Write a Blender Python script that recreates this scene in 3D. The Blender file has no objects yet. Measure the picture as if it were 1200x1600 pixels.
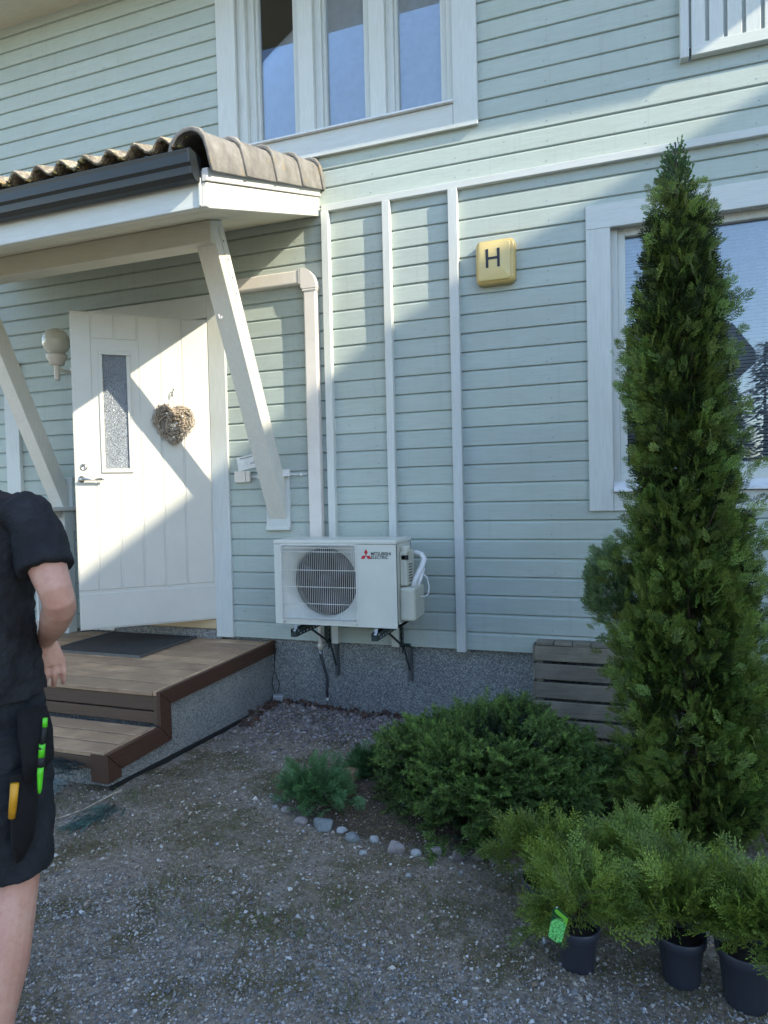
import bpy, bmesh, math, random
import numpy as np
from mathutils import Vector, Matrix

random.seed(7); rng = np.random.default_rng(7)
R = math.radians
SC = bpy.context.scene
COL = SC.collection

# ------------------------------------------------------------------ camera, sky, sun, exposure
cam = bpy.data.cameras.new('camera'); camo = bpy.data.objects.new('camera', cam); COL.objects.link(camo)
cr = Vector((0.94417375, 0.32861741, -0.02337809)); cu = Vector((0.01250415, 0.03516464, 0.9993033)); cf = Vector((-0.32921054, 0.94380827, -0.02909245))
M4 = Matrix.Identity(4)
for i in range(3):
    M4[i][0] = cr[i]; M4[i][1] = cu[i]; M4[i][2] = -cf[i]
M4[0][3], M4[1][3], M4[2][3] = 0, -4.4897, 0
camo.matrix_world = M4
cam.sensor_fit = 'VERTICAL'; cam.sensor_height = 24; cam.lens = 1046.86 / 1600 * 24
cam.clip_start = .05; cam.clip_end = 1500
SC.camera = camo

SUN = Vector((3.5, -1, 2.05)).normalized()
w = bpy.data.worlds.new('World'); SC.world = w; w.use_nodes = True
nt = w.node_tree; bg = nt.nodes['Background']
sky = nt.nodes.new('ShaderNodeTexSky'); sky.sky_type = 'NISHITA'; sky.sun_disc = False
sky.sun_elevation = math.asin(SUN.z); sky.sun_rotation = math.atan2(SUN.x, SUN.y)
sky.air_density = 1.0; sky.dust_density = .3; sky.ozone_density = 1.5
nt.links.new(sky.outputs[0], bg.inputs[0]); bg.inputs[1].default_value = .15
sl = bpy.data.lights.new('sun', 'SUN'); sl.energy = 2.6; sl.angle = R(.55); sl.color = (1, .90, .70)
so = bpy.data.objects.new('sun', sl); COL.objects.link(so); so.rotation_euler = SUN.to_track_quat('Z', 'Y').to_euler()
so.location = (20, -8, 15)
SC.view_settings.view_transform = 'Standard'; SC.view_settings.look = 'None'
SC.view_settings.exposure = 1.75; SC.view_settings.gamma = 1; SC.view_settings.use_curve_mapping = False

# ------------------------------------------------------------------ materials
MATS = {}
class NG:
    def __init__(s, name):
        m = bpy.data.materials.new(name); m.use_nodes = True; s.m = m; s.t = m.node_tree; s.b = s.t.nodes['Principled BSDF']
        s.out = s.t.nodes['Material Output']; s.tc = s.t.nodes.new('ShaderNodeTexCoord')
    def n(s, typ, **k):
        o = s.t.nodes.new('ShaderNode' + typ)
        for a, v in k.items(): setattr(o, a, v)
        return o
    def l(s, a, b): s.t.links.new(a, b)
    def coord(s, sc=(1, 1, 1), space='Object', rot=(0, 0, 0), rnd=True):
        mp = s.n('Mapping'); mp.inputs['Scale'].default_value = sc; mp.inputs['Rotation'].default_value = rot
        s.l(s.tc.outputs[space], mp.inputs[0])
        if rnd:
            oi = s.n('ObjectInfo'); mu = s.n('Math', operation='MULTIPLY'); mu.inputs[1].default_value = 37.
            s.l(oi.outputs['Random'], mu.inputs[0]); s.l(mu.outputs[0], mp.inputs['Location'])
        return mp.outputs[0]
    def noise(s, co, scale, detail=4, rough=.55, dist=0):
        o = s.n('TexNoise'); o.inputs['Scale'].default_value = scale; o.inputs['Detail'].default_value = detail
        o.inputs['Roughness'].default_value = rough; o.inputs['Distortion'].default_value = dist; s.l(co, o.inputs['Vector']); return o.outputs['Fac']
    def ramp(s, fac, stops):
        o = s.n('ValToRGB'); e = o.color_ramp.elements
        while len(e) < len(stops): e.new(.5)
        for i, (p, c) in enumerate(stops):
            e[i].position = p; e[i].color = tuple(c) + (1,) if len(c) == 3 else c
        s.l(fac, o.inputs[0]); return o.outputs[0]
    def mix(s, a, b, fac, mode='MIX'):
        o = s.n('MixRGB', blend_type=mode)
        for sk, v in ((1, a), (2, b), (0, fac)):
            if isinstance(v, (int, float)): o.inputs[sk].default_value = v
            elif isinstance(v, tuple): o.inputs[sk].default_value = v + (1,)
            else: s.l(v, o.inputs[sk])
        return o.outputs[0]
    def bump(s, h, strength=.3, dist=.01, prev=None):
        o = s.n('Bump'); o.inputs['Strength'].default_value = strength; o.inputs['Distance'].default_value = dist
        s.l(h, o.inputs['Height'])
        if prev is not None: s.l(prev, o.inputs['Normal'])
        return o.outputs[0]
    def fin(s, col, rough=.6, norm=None, metal=0, spec=.5, **kw):
        b = s.b
        if isinstance(col, tuple): b.inputs['Base Color'].default_value = col + (1,)
        else: s.l(col, b.inputs['Base Color'])
        if isinstance(rough, (int, float)): b.inputs['Roughness'].default_value = rough
        else: s.l(rough, b.inputs['Roughness'])
        b.inputs['Metallic'].default_value = metal; b.inputs['Specular IOR Level'].default_value = spec
        for k, v in kw.items(): b.inputs[k.replace('_', ' ')].default_value = v
        if norm is not None: s.l(norm, b.inputs['Normal'])
        return s.m
def lin(r, g, b):
    f = lambda c: ((c / 255 + .055) / 1.055) ** 2.4 if c > 10 else c / 255 / 12.92
    return (f(r), f(g), f(b))

def painted(name, col, axis='x', rough=.55, bumpk=.25, dirt=.12, knots=False, grain=1.0):
    g = NG(name)
    sc = {'x': (1.2, 14, 14), 'z': (14, 14, 1.2), 'y': (14, 1.2, 14)}[axis]
    co = g.coord(sc); f = g.noise(co, 6, 6, .65); f2 = g.noise(g.coord((1, 1, 1)), 2.3, 4)
    c2 = tuple(x * .86 for x in col); c3 = tuple(x * (1 - dirt * 2.2) for x in (col[0], col[1] * .98, col[2] * .92))
    c = g.mix(col, c2, g.ramp(f, [(.35, (0, 0, 0)), (.75, (1, 1, 1))]))
    c = g.mix(c, c3, g.ramp(f2, [(.48, (0, 0, 0)), (.75, (.6, .6, .6))]))
    # per board tone
    oi = g.n('ObjectInfo'); rr = g.ramp(oi.outputs['Random'], [(0, (.93, .93, .94)), (1, (1.03, 1.02, 1.0))]); c = g.mix(c, rr, 1, 'MULTIPLY')
    nb = g.bump(f, bumpk * .6 * grain, .004)
    f3 = g.noise(g.coord({'x': (1, 3, 3), 'z': (3, 3, 1), 'y': (3, 1, 3)}[axis]), 60, 3, .7)
    nb = g.bump(f3, bumpk * grain, .002, nb)
    if knots:
        v = g.n('TexVoronoi', feature='F1'); v.inputs['Scale'].default_value = 2.6; g.l(g.coord((1, 2.2, 2.2)), v.inputs['Vector'])
        k = g.ramp(v.outputs['Distance'], [(.0, (1, 1, 1)), (.05, (.5, .5, .5)), (.075, (0, 0, 0))])
        nz = g.ramp(g.noise(g.coord((1, 1, 1)), 3.1, 2), [(.5, (0, 0, 0)), (.6, (1, 1, 1))])
        k = g.mix(k, nz, 1, 'MULTIPLY')
        c = g.mix(c, tuple(x * .72 for x in col), k)
        nb = g.bump(g.mix(k, g.noise(g.coord((1, 1, 1)), 90, 3), .5, 'MIX'), .35, .004, nb)
        # small dark flecks where paint chipped
        fl = g.ramp(g.noise(g.coord((1, 1.6, 1.6)), 26, 3, .6), [(.735, (0, 0, 0)), (.76, (1, 1, 1))])
        c = g.mix(c, (.16, .15, .12), fl)
        wc = g.coord((.5, 1, 1.6), rnd=False); wb = g.ramp(g.noise(wc, 1.6, 5, .6, .5), [(.42, (0, 0, 0)), (.7, (.30, .30, .30))]); c = g.mix(c, tuple(x * .80 for x in (col[0] * 1.02, col[1] * .97, col[2] * .88)), wb)
        streak = g.ramp(g.noise(g.coord((9, 1, .35), rnd=False), 3, 4, .6), [(.56, (0, 0, 0)), (.72, (.22, .22, .22))]); c = g.mix(c, (.27, .29, .24), streak)
    return g.fin(c, rough, nb)

def plain(name, col, rough=.5, metal=0, nz=.08, scale=20, bumpk=.08, **kw):
    g = NG(name); f = g.noise(g.coord((1, 1, 1)), scale, 5, .6)
    c = g.mix(col, tuple(max(0, x * (1 - nz * 3)) for x in col), g.ramp(f, [(.35, (0, 0, 0)), (.8, (1, 1, 1))]))
    return g.fin(c, rough, g.bump(f, bumpk, .003), metal, **kw)

SIDE = (.435, .50, .465)
M = {}
M['siding'] = painted('pale_green_paint', SIDE, 'x', .6, .35, .06, True)
M['white_x'] = painted('white_paint_across', (.605, .635, .61), 'x', .5, .25, .05)
M['white_z'] = painted('white_paint_upright', (.605, .635, .61), 'z', .5, .25, .05)
M['white_y'] = painted('white_paint_outward', (.72, .71, .67), 'y', .5, .2, .04)
M['cream_z'] = painted('cream_paint_rough', (.70, .685, .61), 'z', .6, .5, .08)
M['beam'] = painted('cream_paint_beam', (.66, .64, .52), 'x', .55, .3, .06)
M['door'] = plain('door_white', (.535, .53, .485), .35, 0, .03, 5, .03)
M['plastic_cream'] = plain('cream_plastic', (.72, .66, .58), .4, 0, .04, 9, .03)
M['duct'] = plain('beige_trunking', (.70, .655, .60), .45, 0, .04, 9, .03)
M['ac'] = plain('ivory_enamel', (.60, .605, .54), .38, 0, .03, 6, .03)
M['ac_side'] = plain('ivory_plastic', (.50, .50, .42), .5, 0, .05, 6, .05)
M['wire'] = plain('white_wire', (.68, .68, .64), .4)
M['dark'] = plain('dark_inside', (.02, .02, .022), .8)
M['fin'] = plain('dark_plum_fan', (.026, .018, .022), .6)
M['gutter'] = plain('charcoal_gutter', (.016, .021, .023), .38, 0, .12, 5, .05)
M['black'] = plain('black_rubber', (.012, .012, .013), .7)
M['galv'] = plain('grey_steel', (.25, .27, .29), .38, .9)
M['bracket'] = plain('dark_green_bracket', (.03, .045, .043), .45, .3)
M['steel'] = plain('brushed_steel', (.55, .55, .53), .28, 1)
M['bolt'] = plain('zinc_bolt', (.6, .62, .64), .3, .9)
M['whiteplastic'] = plain('white_plastic', (.78, .78, .76), .35)
M['red'] = plain('emblem_red', (.52, .02, .035), .4)
M['ink'] = plain('dark_print', (.02, .022, .035), .5)
M['ink_grey'] = plain('grey_pen', (.12, .12, .13), .7)
M['silver'] = plain('silver_box', (.5, .52, .55), .35, .3)
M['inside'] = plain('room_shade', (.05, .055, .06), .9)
M['blind'] = plain('blind_slats', (.84, .86, .88), .5)
M['blind_up'] = plain('blind_slats_upper', (.66, .70, .74), .5)
M['alu'] = plain('white_sill_metal', (.72, .74, .76), .3)
M['threshold'] = painted('threshold_wood', (.55, .42, .26), 'x', .5, .2, .05)

def glass(name, refl, tint=(.82, .86, .9), rough=.0):
    g = NG(name); t = g.t; t.nodes.remove(g.b)
    tr = g.n('BsdfTransparent'); tr.inputs[0].default_value = tint + (1,)
    gl = g.n('BsdfGlossy'); gl.inputs['Roughness'].default_value = rough; gl.inputs[0].default_value = (.95, .97, 1, 1)
    fr = g.n('Fresnel'); fr.inputs[0].default_value = 1.5
    ad = g.n('Math', operation='ADD'); ad.inputs[1].default_value = refl; g.l(fr.outputs[0], ad.inputs[0])
    f = g.noise(g.coord((1, 1, 1)), 1.4, 1); nb = g.bump(f, .015, .01); g.l(nb, gl.inputs['Normal'])
    mx = g.n('MixShader'); g.l(ad.outputs[0], mx.inputs[0]); g.l(tr.outputs[0], mx.inputs[1]); g.l(gl.outputs[0], mx.inputs[2])
    g.l(mx.outputs[0], g.out.inputs[0]); return g.m
M['glass'] = glass('window_glass', .07)
M['glass_up'] = glass('window_glass_upper', .09, (.92, .95, .98))

def frosted():
    g = NG('frosted_glass'); v = g.n('TexVoronoi'); v.inputs['Scale'].default_value = 170; g.l(g.coord((1, 1, 1)), v.inputs['Vector'])
    v2 = g.noise(g.coord((1, 1, 1)), 120, 2)
    nb = g.bump(v.outputs['Distance'], 1.0, .012); nb = g.bump(v2, .8, .008, nb)
    return g.fin((.34, .38, .44), .16, nb, 0, 1.0)
M['frosted'] = frosted()

def aggregate():
    g = NG('exposed_aggregate'); co = g.coord((1, 1, 1), rnd=False)
    v = g.n('TexVoronoi'); v.inputs['Scale'].default_value = 135; g.l(co, v.inputs['Vector'])
    hs = g.n('SeparateColor'); g.l(v.outputs['Color'], hs.inputs[0])
    c = g.ramp(hs.outputs[0], [(0, (.19, .20, .20)), (.4, (.29, .30, .30)), (.75, (.40, .405, .395)), (1, (.56, .56, .53))])
    ed = g.ramp(v.outputs['Distance'], [(.25, (1, 1, 1)), (.7, (.6, .6, .6))]); c = g.mix(c, ed, 1, 'MULTIPLY')
    big = g.ramp(g.noise(co, 2.2, 5), [(.3, (.82, .82, .84)), (.7, (1.08, 1.07, 1.03))]); c = g.mix(c, big, 1, 'MULTIPLY')
    inv = g.n('Math', operation='SUBTRACT'); inv.inputs[0].default_value = 1; g.l(v.outputs['Distance'], inv.inputs[1])
    return g.fin(c, .85, g.bump(inv.outputs[0], .9, .006))
M['agg'] = aggregate()

def decking(name, a, b, axis='x', wear=True):
    g = NG(name); sc = {'x': (1.0, 22, 22), 'y': (22, 1, 22), 'z': (22, 22, 1)}[axis]
    f = g.noise(g.coord(sc), 5, 8, .7, .3); f2 = g.noise(g.coord((1, 1, 1)), 4, 4)
    c = g.mix(a, b, g.ramp(f, [(.3, (0, 0, 0)), (.7, (1, 1, 1))]))
    if wear:
        c = g.mix(c, tuple(x * 1.45 for x in b), g.ramp(f2, [(.45, (0, 0, 0)), (.72, (.75, .75, .75))]))
        c = g.mix(c, tuple(x * .42 for x in a), g.ramp(g.noise(g.coord(sc), 14, 3, .7), [(.60, (0, 0, 0)), (.72, (.8, .8, .8))]))
    oi = g.n('ObjectInfo'); rr = g.ramp(oi.outputs['Random'], [(0, (.82, .82, .83)), (1, (1.12, 1.1, 1.06))]); c = g.mix(c, rr, 1, 'MULTIPLY')
    return g.fin(c, .62, g.bump(f, .45, .004))
M['deck'] = decking('worn_brown_decking', (.24, .145, .085), (.42, .285, .175))
M['deck_dark'] = decking('dark_brown_stain_along', (.048, .022, .013), (.078, .036, .021), 'y', False)
M['deck_dark_x'] = decking('dark_brown_stain', (.065, .040, .026), (.11, .068, .043), 'x', False)
M['grey_wood'] = decking('weathered_planks', (.115, .105, .08), (.225, .205, .165))

def tile_mat():
    g = NG('mossy_concrete_tile'); co = g.coord((1, 1, 1))
    f = g.noise(co, 7, 8, .7); f2 = g.noise(co, 40, 5, .7); f3 = g.noise(co, 9, 3)
    c = g.ramp(f, [(.3, (.08, .062, .048)), (.5, (.20, .165, .135)), (.7, (.33, .29, .245))])
    c = g.mix(c, (.42, .24, .03), g.ramp(f3, [(.60, (0, 0, 0)), (.70, (.8, .8, .8))]))
    c = g.mix(c, (.46, .43, .28), g.ramp(f2, [(.50, (0, 0, 0)), (.62, (.85, .85, .85))]))
    return g.fin(c, .9, g.bump(f2, .8, .01, g.bump(f, .4, .01)))
M['tile'] = tile_mat()
def tile_grey():
    g = NG('grey_concrete_tile'); co = g.coord((1, 1, 1)); f = g.noise(co, 8, 7, .7); f3 = g.noise(co, 11, 4)
    c = g.ramp(f, [(.3, (.13, .122, .115)), (.55, (.23, .22, .205)), (.75, (.33, .315, .295))])
    c = g.mix(c, (.40, .27, .05), g.ramp(f3, [(.64, (0, 0, 0)), (.72, (.7, .7, .7))]))
    return g.fin(c, .85, g.bump(g.noise(co, 60, 5, .7), .5, .005))
M['verge'] = tile_grey()

def ground_mat():
    g = NG('gravelly_ground'); co = g.coord((1, 1, 1), rnd=False)
    n1 = g.noise(co, 1.1, 6, .6, .4); n2 = g.noise(co, 28, 8, .75); n3 = g.noise(co, 3.3, 5, .65); 
    v = g.n('TexVoronoi'); v.inputs['Scale'].default_value = 95; g.l(co, v.inputs['Vector'])
    sp = g.n('SeparateColor'); g.l(v.outputs['Color'], sp.inputs[0])
    st = g.ramp(sp.outputs[0], [(0, (.10, .095, .09)), (.5, (.22, .21, .20)), (1, (.40, .39, .37))])
    dirt = g.ramp(n2, [(.3, (.10, .073, .048)), (.5, (.25, .195, .14)), (.7, (.40, .33, .245))])
    c = g.mix(dirt, st, g.ramp(n1, [(.35, (.05, .05, .05)), (.65, (.5, .5, .5))]))
    moss = g.ramp(n2, [(.3, (.055, .048, .018)), (.7, (.20, .175, .065))])
    sy = g.n('SeparateXYZ'); g.l(g.tc.outputs['Object'], sy.inputs[0])
    band = g.ramp(g.mapr(sy.outputs[1], -3.2, -1.0) if hasattr(g, 'mapr') else sy.outputs[1], [(0, (0, 0, 0)), (1, (1, 1, 1))])
    c = g.mix(c, moss, g.ramp(n3, [(.47, (0, 0, 0)), (.62, (.85, .85, .85))]))
    gr = g.n('TexGradient', gradient_type='SPHERICAL'); mp = g.n('Mapping'); mp.inputs['Location'].default_value = (1.25, 3.0, 0); mp.inputs['Scale'].default_value = (1.35, 2.15, 0); g.l(g.tc.outputs['Object'], mp.inputs[0]); g.l(mp.outputs[0], gr.inputs[0])
    bedm = g.mix(gr.outputs['Fac'], n3, .35); c = g.mix(c, g.ramp(n2, [(.35, (.03, .019, .012)), (.6, (.09, .06, .04)), (.75, (.2, .15, .1))]), g.ramp(bedm, [(.17, (0, 0, 0)), (.30, (.9, .9, .9))]))
    inv = g.n('Math', operation='SUBTRACT'); inv.inputs[0].default_value = 1; g.l(v.outputs['Distance'], inv.inputs[1])
    return g.fin(c, .95, g.bump(n2, .8, .012, g.bump(inv.outputs[0], .6, .006)))
M['ground'] = ground_mat()

def tinted(name, rough=.75, bumpsc=120, spec=.35, trans=0, gain=1.0):
    """colour carried by the pieces' own point colours (each stone, leaf or needle has its own)"""
    g = NG(name); a = g.n('Attribute', attribute_name='tint'); c = a.outputs['Color']
    f = g.noise(g.coord((1, 1, 1), rnd=False), bumpsc, 3, .6)
    c = g.mix(c, g.ramp(f, [(.25, (.78, .78, .78)), (.75, (1.15, 1.15, 1.15))]), 1, 'MULTIPLY')
    m = g.fin(c, rough, g.bump(f, .3, .002), 0, spec)
    if trans:
        tl = g.n('BsdfTranslucent'); g.l(c, tl.inputs[0]); mx = g.n('MixShader'); mx.inputs[0].default_value = trans
        g.l(g.b.outputs[0], mx.inputs[1]); g.l(tl.outputs[0], mx.inputs[2]); g.l(mx.outputs[0], g.out.inputs[0])
    return m
M['stones'] = tinted('stone_pieces', .85, 160)
M['leaf'] = tinted('evergreen_scales', .5, 60, .4, .3)
M['bark'] = plain('brown_bark', (.10, .065, .045), .9, 0, .2, 40, .5)
M['soil'] = plain('potting_soil', (.025, .018, .013), .95, 0, .2, 60, .5)
M['pot'] = plain('dark_grey_pot', (.035, .040, .055), .42, 0, .08, 6, .05)
M['skin'] = None

# ------------------------------------------------------------------ mesh helpers
class MB:
    def __init__(s): s.v = []; s.f = []
    def add(s, vs, fs):
        o = len(s.v); s.v += [tuple(p) for p in vs]; s.f += [tuple(i + o for i in f) for f in fs]; return s
    def box(s, x0, x1, y0, y1, z0, z1):
        if x0 > x1: x0, x1 = x1, x0
        if y0 > y1: y0, y1 = y1, y0
        if z0 > z1: z0, z1 = z1, z0
        return s.add([(x0, y0, z0), (x1, y0, z0), (x1, y1, z0), (x0, y1, z0), (x0, y0, z1), (x1, y0, z1), (x1, y1, z1), (x0, y1, z1)],
                     [(0, 3, 2, 1), (4, 5, 6, 7), (0, 1, 5, 4), (1, 2, 6, 5), (2, 3, 7, 6), (3, 0, 4, 7)])
    def prism(s, pts, a0, a1, axis='x'):
        """polygon pts extruded along axis; for x: pts=(y,z); y: (x,z); z: (x,y)"""
        def P(p, a): return {'x': (a, p[0], p[1]), 'y': (p[0], a, p[1]), 'z': (p[0], p[1], a)}[axis]
        n = len(pts); vs = [P(p, a0) for p in pts] + [P(p, a1) for p in pts]
        fs = [tuple(range(n))[::-1], tuple(range(n, 2 * n))] + [(i, (i + 1) % n, n + (i + 1) % n, n + i) for i in range(n)]
        return s.add(vs, fs)
    def tube(s, pts, r, n=8, cap=True):
        pts = [Vector(p) for p in pts]; k = len(pts); rs = r if isinstance(r, (list, tuple)) else [r] * k
        up = Vector((0, 0, 1)); rings = []; pr = None
        for i, p in enumerate(pts):
            d = (pts[min(i + 1, k - 1)] - pts[max(i - 1, 0)]).normalized()
            if pr is None:
                a = d.cross(up)
                if a.length < .1: a = d.cross(Vector((1, 0, 0)))
            else:
                a = pr - d * pr.dot(d)
            a.normalize(); pr = a; b = d.cross(a)
            rings.append([p + (a * math.cos(t) + b * math.sin(t)) * rs[i] for t in [2 * math.pi * j / n for j in range(n)]])
        return s.loft(rings, cap)
    def loft(s, rings, cap=True, closed=True):
        n = len(rings[0]); vs = [p for r in rings for p in r]; fs = []
        for i in range(len(rings) - 1):
            for j in range(n if closed else n - 1):
                k = (j + 1) % n; fs.append((i * n + j, i * n + k, (i + 1) * n + k, (i + 1) * n + j))
        if cap: fs.append(tuple(range(n))[::-1]); fs.append(tuple((len(rings) - 1) * n + j for j in range(n)))
        return s.add(vs, fs)
    def lathe(s, prof, c=(0, 0, 0), n=20, axis='z', cap=True):
        rings = []
        for r, h in prof:
            ring = []
            for j in range(n):
                t = 2 * math.pi * j / n; a, b = r * math.cos(t), r * math.sin(t)
                ring.append({'z': (c[0] + a, c[1] + b, c[2] + h), 'y': (c[0] + a, c[1] + h, c[2] + b), 'x': (c[0] + h, c[1] + a, c[2] + b)}[axis])
            rings.append(ring)
        return s.loft(rings, cap)

ROOT = {}
def tag(o, label=None, cat=None, group=None, kind=None):
    if label: o['label'] = label
    if cat: o['category'] = cat
    if group: o['group'] = group
    if kind: o['kind'] = kind
    return o
def fixn(me):
    bm = bmesh.new(); bm.from_mesh(me); bmesh.ops.recalc_face_normals(bm, faces=bm.faces); bm.to_mesh(me); bm.free()
def build(mb, name, mat, parent=None, smooth=False, bevel=0, local=False, kind=None, label=None, seg=1, norm=True):
    me = bpy.data.meshes.new(name); off = Vector((0, 0, 0))
    if parent is not None and not local: off = ROOT.get(parent.name, Vector((0, 0, 0)))
    vs = mb.v
    o = bpy.data.objects.new(name, me)
    if parent is None:
        a = np.array(vs); c = Vector(((a[:, 0].min() + a[:, 0].max()) / 2, (a[:, 1].min() + a[:, 1].max()) / 2, a[:, 2].min())); off = c; o.location = c
    me.from_pydata([(x - off[0], y - off[1], z - off[2]) for x, y, z in vs], [], mb.f)
    if norm: fixn(me)
    if mat is not None: me.materials.append(M[mat] if isinstance(mat, str) else mat)
    if smooth: me.shade_smooth()
    COL.objects.link(o)
    if parent is not None: o.parent = parent
    ROOT[o.name] = off
    if local and parent is not None: ROOT[o.name] = Vector((0, 0, 0))
    if bevel:
        b = o.modifiers.new('edge', 'BEVEL'); b.width = bevel; b.segments = seg; b.limit_method = 'ANGLE'; b.angle_limit = R(35)
        if smooth: b.harden_normals = False
    if kind: o['kind'] = kind
    if label: o['label'] = label
    return o
def thing(name, label, cat, loc, group=None, rz=0):
    o = bpy.data.objects.new(name, None); o.empty_display_size = .1; COL.objects.link(o); o.location = loc; o.rotation_euler = (0, 0, rz)
    ROOT[o.name] = Vector(loc); tag(o, label, cat, group); return o
def bx(name, mat, parent, x0, x1, y0, y1, z0, z1, bevel=.002, **k):
    return build(MB().box(x0, x1, y0, y1, z0, z1), name, mat, parent, bevel=bevel, **k)
def fastmesh(name, V, F, mat, parent=None, tint=None, loc=(0, 0, 0), kind=None, smooth=False):
    """numpy arrays to mesh; F may be (n,3) or (n,4)"""
    me = bpy.data.meshes.new(name); V = np.asarray(V, np.float32); F = np.asarray(F, np.int32); k = F.shape[1]
    me.vertices.add(len(V)); me.vertices.foreach_set('co', V.ravel())
    me.loops.add(F.size); me.loops.foreach_set('vertex_index', F.ravel())
    me.polygons.add(len(F)); me.polygons.foreach_set('loop_start', np.arange(0, F.size, k, dtype=np.int32))
    try: me.polygons.foreach_set('loop_total', np.full(len(F), k, np.int32))
    except Exception: pass
    me.update(calc_edges=True)
    if tint is not None:
        at = me.color_attributes.new('tint', 'FLOAT_COLOR', 'POINT'); c = np.ones((len(V), 4), np.float32); c[:, :3] = tint; at.data.foreach_set('color', c.ravel())
    me.materials.append(M[mat]); me.polygons.foreach_set('use_smooth', np.full(len(F), smooth))
    o = bpy.data.objects.new(name, me); COL.objects.link(o); o.location = loc
    if parent is not None: o.parent = parent
    if kind: o['kind'] = kind
    return o

def zg(x, y):
    return -1.605 + .047 * (-np.clip(y, -8, 0.5)) 

# ================================================================== GROUND
gx = np.concatenate([np.linspace(-60, -6, 12), np.linspace(-5.4, 3, 170), np.linspace(4, 60, 12)])
gy = np.concatenate([np.linspace(-90, -8, 14), np.linspace(-7.4, -4, 18), np.linspace(-3.9, .3, 110), np.linspace(2, 40, 6)])
X, Y = np.meshgrid(gx, gy); 
def gbump(X, Y):
    return .012 * np.sin(2.1 * X + 1.3 * Y) * np.sin(1.7 * Y - .6 * X) + .006 * np.sin(7.3 * X + 2 * np.sin(5 * Y)) * np.sin(6.1 * Y + 1) + .003 * np.sin(23 * X + 3 * np.sin(17 * Y)) * np.sin(19 * Y)
def zgb(X, Y):
    X = np.asarray(X, float); Y = np.asarray(Y, float)
    z = zg(X, Y) + gbump(X, Y)
    # planting bed mounded a little behind the border stones, loose earth against the wall
    bed = np.exp(-(((X + .75) / .75) ** 2 + ((Y + 1.1) / .7) ** 2) ** 2) * .035
    heap = np.exp(-((X + 2.25) / .45) ** 2 - ((Y + .15) / .2) ** 2) * .035
    return z + bed + heap
Z = zgb(X, Y); V = np.stack([X, Y, Z], -1).reshape(-1, 3); ny, nx = X.shape
i = np.arange(ny * nx).reshape(ny, nx); F = np.stack([i[:-1, :-1], i[:-1, 1:], i[1:, 1:], i[1:, :-1]], -1).reshape(-1, 4)
ground = fastmesh('ground', V, F, 'ground', kind='structure', smooth=True)

# ================================================================== HOUSE
HX0, HX1 = -8.5, 2.45
house = thing('house', 'pale green board-clad two-storey house with white trim', 'house', (-3, 0, -1.5))
P0, PZ = -1.086, .1262       # bottom line of the boarding and its pitch
UW = (-2.66, -.98, 2.56, 4.02)       # upper window opening
RW = (-.05, 2.05, -.06, 1.67)        # lower right window opening
DW = (-3.95, -2.93, -1.2, 1.40)      # doorway
BW = (.44, 1.9, 2.72, 3.9)           # boarded panel upper right
def segs(z0, z1):
    out = [(HX0, HX1)]
    for (a, b, c, d) in (UW, RW, DW, BW):
        if z1 > c + .004 and z0 < d - .004:
            n = []
            for (p, q) in out:
                if q <= a or p >= b: n.append((p, q)); continue
                if p < a: n.append((p, a))
                if q > b: n.append((b, q))
            out = n
    return out
row = 0
while P0 + row * PZ < 4.15:
    z0 = P0 + row * PZ; z1 = z0 + PZ
    for (a, b) in segs(z0, z1):
        # long boards are butted somewhere along the wall
        cuts = [a, b]
        if b - a > 30: cuts = [a, a + (b - a) * random.choice((.27, .41, .62, .74)), b]
        for p, q in zip(cuts[:-1], cuts[1:]):
            dy = random.uniform(-.0012, .0012); g0 = .0012 if p != a else 0
            prof = [(.02, z0 - .006), (-.013 + dy, z0), (-.015 + dy, z0 + .003), (-.015 + dy, z1 - .020), (-.001, z1 - .003), (.02, z1 - .003)]
            build(MB().prism(prof, p + g0, q, 'x'), 'siding_board', 'siding', house)
    row += 1
nl = MB()
for r_ in range(row):
    zc = P0 + r_ * PZ + .03
    for k_ in range(18):
        xc = HX0 + .3 + k_ * .6 + random.uniform(-.012, .012)
        if any(a < xc < b and c < zc < d for a, b, c, d in (UW, RW, DW, BW)): continue
        nl.add([(xc + .0042 * math.cos(t), -.0172, zc + .0042 * math.sin(t)) for t in (0, 1.05, 2.09, 3.14, 4.19, 5.24)], [(0, 1, 2, 3, 4, 5)])
build(nl, 'nail_heads', 'galv', house, kind='stuff', norm=False)
# foundation and house body behind the boards
build(MB().box(HX0 + .03, HX1 - .03, .035, 7.5, -1.9, -1.07), 'foundation', 'agg', house)
body = MB()
body.box(HX0 + .01, HX1 - .01, .5, 7.4, -1.07, 4.3).box(HX0 + .01, HX1 - .01, .022, .5, 4.10, 4.3)
build(body, 'house_core', 'inside', house)
for nm, x in (('gable_wall', HX1), ('gable_wall', HX0)):
    s = 1 if x > 0 else -1
    build(MB().prism([(.02, -1.08), (7.5, -1.08), (7.5, 4.2), (3.75, 5.5), (.02, 4.2)], x, x - s * .03, 'x'), nm, 'siding', house)
# eaves and roof above the picture
EZ = 4.03
build(MB().prism([(-.8, EZ), (.0, EZ), (.0, EZ + .02), (-.8, EZ + .02)], HX0 - .5, 3.03, 'x'), 'soffit', 'beam', house)
build(MB().box(HX0 - .5, 3.03, -.83, -.8, EZ, EZ + .2), 'eaves_board', 'white_x', house)
build(MB().prism([(-.9, EZ + .2), (3.75, EZ + 1.85), (8.4, EZ + .2), (8.4, EZ + .3), (3.75, EZ + 1.98), (-.9, EZ + .3)], HX0 - .5, 3.03, 'x'), 'roof', 'verge', house)
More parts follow.
